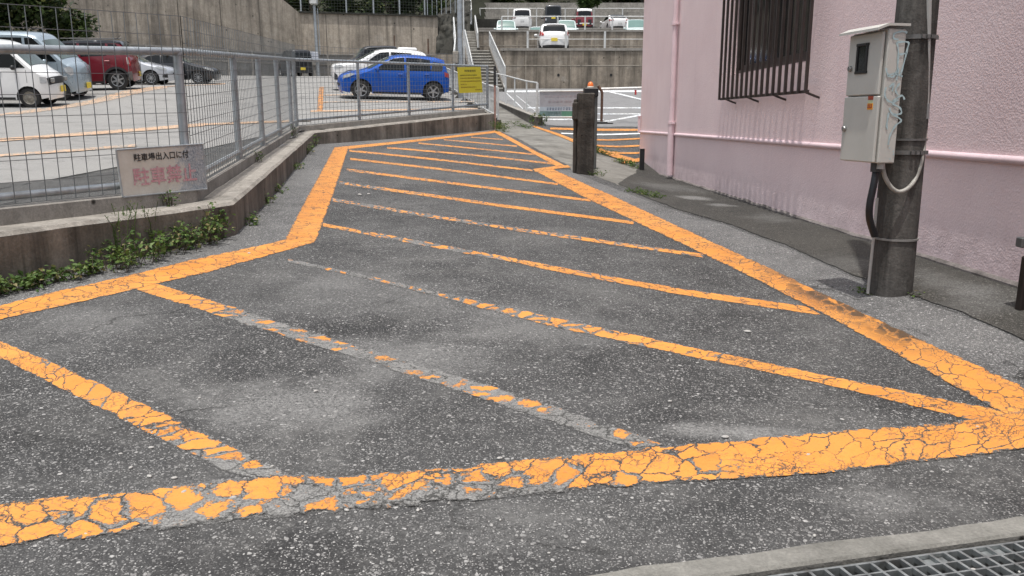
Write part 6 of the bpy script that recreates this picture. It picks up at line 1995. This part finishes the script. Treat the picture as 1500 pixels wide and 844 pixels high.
for i, (px, py, n_, h_, lab) in enumerate(((362, 330, 60, .09, 'first tuft of weeds beyond the corner at the wall foot'), (388, 300, 50, .09, 'tuft of weeds at the wall foot beside the second fence post'),
        (408, 283, 40, .08, 'small tuft at the wall foot beside the middle of the long wall'), (432, 250, 60, .1, 'weed tuft at the wall foot near the inner corner'), (452, 226, 80, .16, 'weeds growing in the inner corner of the low wall'),
        (459, 216, 70, .2, 'upright weeds right in the inner wall corner'), (590, 202, 40, .1, 'small dry weeds at the wall foot below the blue car'), (700, 192, 40, .1, 'small grass tuft at the wall foot near the wall tip'))):
    weed('weed_clump', lab, px_base([(px, py), (px + 3, py - 2)]), .1, h_, n_, .04, WG, seed=20 + i, stems=10)
# on the ledge
for i, (sg, t, lab) in enumerate(((0, .93, 'small plant on the wall ledge under the fence corner post'), (0, .62, 'small plant on the wall ledge at the left edge'), (1, .35, 'tiny plant on the wall ledge along the long fence run'), (1, .82, 'bushy plant on the wall ledge near the inner corner'))):
    b = along(sg, t, KD - .04)
    weed('ledge_plant', lab, [b, b + Vector((.02, .03, 0))], .06, .12 if i != 3 else .2, 60, .032, 'plants on the wall ledge', seed=40 + i, stems=9)
weed('weed_clump', 'bright green tuft at the tip of the low wall', px_base([(729, 192), (735, 193), (741, 194), (733, 190)]), .22, .22, 260, .07, WG, LEAF2, seed=50, stems=40, narrow=.3)
weed('weed_clump', 'round bush at the end of the wall right of the walk', px_base([(784, 183), (789, 184), (794, 184), (790, 182)]), .22, .3, 320, .07, WG, LEAF, seed=51, stems=40)
weed('weed_clump', 'sparse dry grass on the sloping walk', px_base([(752, 182), (760, 185), (768, 187), (775, 189)]), .25, .1, 200, .06, WG, LEAF2, seed=52, stems=40, narrow=.25)
weed('weed_clump', 'grass along the orange line right of the concrete gate post', px_base([(876, 225), (884, 227), (892, 229), (872, 223)]), .14, .12, 240, .06, WG, LEAF2, seed=53, stems=40, narrow=.25)
weed('weed_clump', 'low green weeds by the black stub post', px_base([(905, 238), (915, 241), (925, 244), (932, 247)]), .12, .09, 260, .05, WG, LEAF, seed=54, stems=40)
weed('weed_clump', 'thin weeds at the foot of the concrete gate post', px_base([(874, 256), (882, 259), (866, 257)]), .1, .06, 140, .04, WG, LEAF2, seed=55, stems=24, narrow=.3)
weed('weed_clump', 'creeping weeds on the edge of the dark apron', px_base([(925, 281), (938, 284), (950, 287), (960, 290)]), .14, .04, 240, .04, WG, LEAF2, seed=56, stems=40, narrow=.4)
weed('weed_clump', 'few weeds around the foot of the utility pole', px_base([(1268, 428), (1272, 432), (1338, 434)]), .05, .03, 60, .025, WG, LEAF, seed=57, stems=12)

def crown_pts(c, r, n, clumps, seed):
    rnd = random.Random(seed); pts = []
    cl = []
    for k in range(clumps):
        d = Vector((rnd.gauss(0, 1), rnd.gauss(0, 1), rnd.gauss(0, 1))).normalized() * rnd.uniform(.45, 1)
        cl.append((Vector((c[0] + d.x * r[0], c[1] + d.y * r[1], c[2] + d.z * r[2])), rnd.uniform(.18, .38)))
    for k in range(n):
        cc, s_ = cl[rnd.randrange(clumps)]
        d = Vector((rnd.gauss(0, 1), rnd.gauss(0, 1), rnd.gauss(0, 1))).normalized() * (rnd.random() ** .4)
        pts.append((cc + Vector((d.x * r[0], d.y * r[1], d.z * r[2])) * s_, rnd.uniform(.6, 1.2)))
    return pts, cl
def tree(label, base, c, r, n, clumps, size, mat, seed, trunk=.14, name='tree', group='trees on the hillside'):
    t = thing(name, label, 'tree', base, group)
    pts, cl = crown_pts(c, r, n, clumps, seed)
    leaves('crown', pts, size, mat, t, seed, .6, .62)
    mb = MB(); cc = Vector(c)
    mb.tube([Vector(base), Vector(base).lerp(cc, .55), cc], [trunk, trunk * .75, trunk * .4], 8)
    for (p, s_) in cl[:7]: mb.tube([Vector(base).lerp(cc, .6), p.lerp(cc, .3) , p], [trunk * .4, trunk * .25, trunk * .1], 6)
    mb.build('trunk', STEM, t, smooth=60)
    return t
# left: overhanging tree in front of the big wall
c = at(4, 2, 40.5); tree('dark leafy tree hanging over the retaining wall at the upper left corner', (c.x - 3.0, 42.5, 7), c, (4.2, 2.2, 2.4), 9000, 26, .34, LEAFT, 71, .2)
c = at(-60, 20, 41); tree('dense dark tree beyond the left border over the white van', (c.x, 43, 6), c, (3.2, 2.2, 2.8), 4000, 16, .34, LEAFT, 72, .2)
specs = [(455, 0, 'dark bush above the left end of the straight retaining wall'), (492, -4, 'dark tree behind the lamp post on top of the wall'), (530, 2, 'dark tree behind the second fence post on the big wall'), (570, -2, 'dark tree above the middle of the big wall'), (606, 3, 'dark tree above the right part of the big wall'), (640, -6, 'dark tree above the rubble bank'), (415, -14, 'dark tree above the sloping top of the big wall')]
for i, (px, py, lab) in enumerate(specs):
    c = at(px, py, 67 + (i % 3)); tree(lab, (c.x, c.y + .5, c.z - 4), c, (2.3, 1.8, 2.6), 2600, 14, .36, LEAFT, 80 + i, .15)
c = at(627, 14, 63.4)
leaves_t = thing('wall_plant', 'light green spiky plant at the right end of the big retaining wall', 'plant', c - Vector((0, 0, .8)))
pts, _ = crown_pts(c, (.55, .3, .7), 320, 6, 5); leaves('foliage', pts, .3, LEAFB, leaves_t, 5, .8, .3)
c = at(863, -6, 78); tree('green leafy tree over the stone bank above the red car', (c.x, 79.5, c.z - 4), c, (2.0, 1.3, 1.5), 4200, 16, .3, LEAFB, 95, .16)
for i, (px, lab) in enumerate(((700, 'dark tree at the top edge beside the upper steps'), (745, 'dark tree at the top edge above the white minivan'), (800, 'dark tree at the top edge above the black van'), (905, 'dark tree at the top edge above the white saloon'), (945, 'dark tree at the top edge behind the pink building'))):
    c = at(px, -16, 88); tree(lab, (c.x, 89, c.z - 4), c, (3.2, 2, 2.2), 2200, 14, .42, LEAFT, 100 + i, .16)
# small fallen leaves and pebbles
deb = MB(); rnd = random.Random(9)
def pebble(p, r):
    deb.lathe([(0, r * .7), (r * .7, r * .55), (r, r * .2), (r * .8, -.002)], 6, Matrix.Rotation(rnd.uniform(0, 6), 3, 'Z') @ Matrix.Diagonal((1.5, 1, 1)), p)
for (px, py, r) in ((1095, 487, .014), (527, 286, .022), (540, 285, .016), (365, 372, .012), (1062, 642, .01)):
    pebble(hit(px, py) + Vector((0, 0, .004)), r)
for k in range(36):
    pebble(hit(rnd.uniform(100, 1500), rnd.uniform(560, 840)) + Vector((0, 0, .003)), rnd.uniform(.003, .0075))
tag(deb.build('loose_stones', plain('pale_pebble', (.36, .35, .33), .8), smooth=60), kind='stuff')

# ------------------------------------------------------------------ light, sky, camera
EL = math.radians(78)
to = Vector((-.28, -.96, 0)).normalized() * math.cos(EL) + Vector((0, 0, math.sin(EL)))
sun = bpy.data.lights.new('sun', 'SUN'); sun.energy = SUN_E; sun.angle = math.radians(.53); sun.color = (1, .965, .92)
so = bpy.data.objects.new('sun', sun); COL.objects.link(so); so.location = (0, 0, 30)
so.rotation_euler = to.to_track_quat('Z', 'Y').to_euler()
w = bpy.data.worlds.new('World'); SC.world = w; w.use_nodes = True
nt = w.node_tree; bg = nt.nodes['Background']
sky = nt.nodes.new('ShaderNodeTexSky'); sky.sky_type = 'NISHITA'; sky.sun_disc = False
sky.sun_elevation = EL; sky.sun_rotation = math.atan2(to.x, to.y); sky.altitude = 50; sky.air_density = 1.0; sky.dust_density = 4.5; sky.ozone_density = 1.0
hsv = nt.nodes.new('ShaderNodeHueSaturation'); hsv.inputs['Saturation'].default_value = .45
nt.links.new(sky.outputs[0], hsv.inputs['Color']); nt.links.new(hsv.outputs[0], bg.inputs['Color'])
bg.inputs['Strength'].default_value = SKY_E
cam = bpy.data.cameras.new('camera'); cam.sensor_width = 36; cam.lens = 36 * F / 1500.0; cam.clip_end = 600; cam.clip_start = .05
co = bpy.data.objects.new('camera', cam); COL.objects.link(co); co.location = (0, 0, EYE); co.rotation_euler = (PI / 2 - TH, 0, 0)
SC.camera = co
SC.view_settings.view_transform = 'Standard'; SC.view_settings.look = 'None'; SC.view_settings.gamma = 1; SC.view_settings.exposure = EXPO
SC.render.engine = 'CYCLES'
SC.cycles.max_bounces = 6; SC.cycles.transparent_max_bounces = 12; SC.cycles.use_denoising = True
SC.cycles.sample_clamp_indirect = 6
for o in bpy.data.objects:
    if '_world' in o: del o['_world']
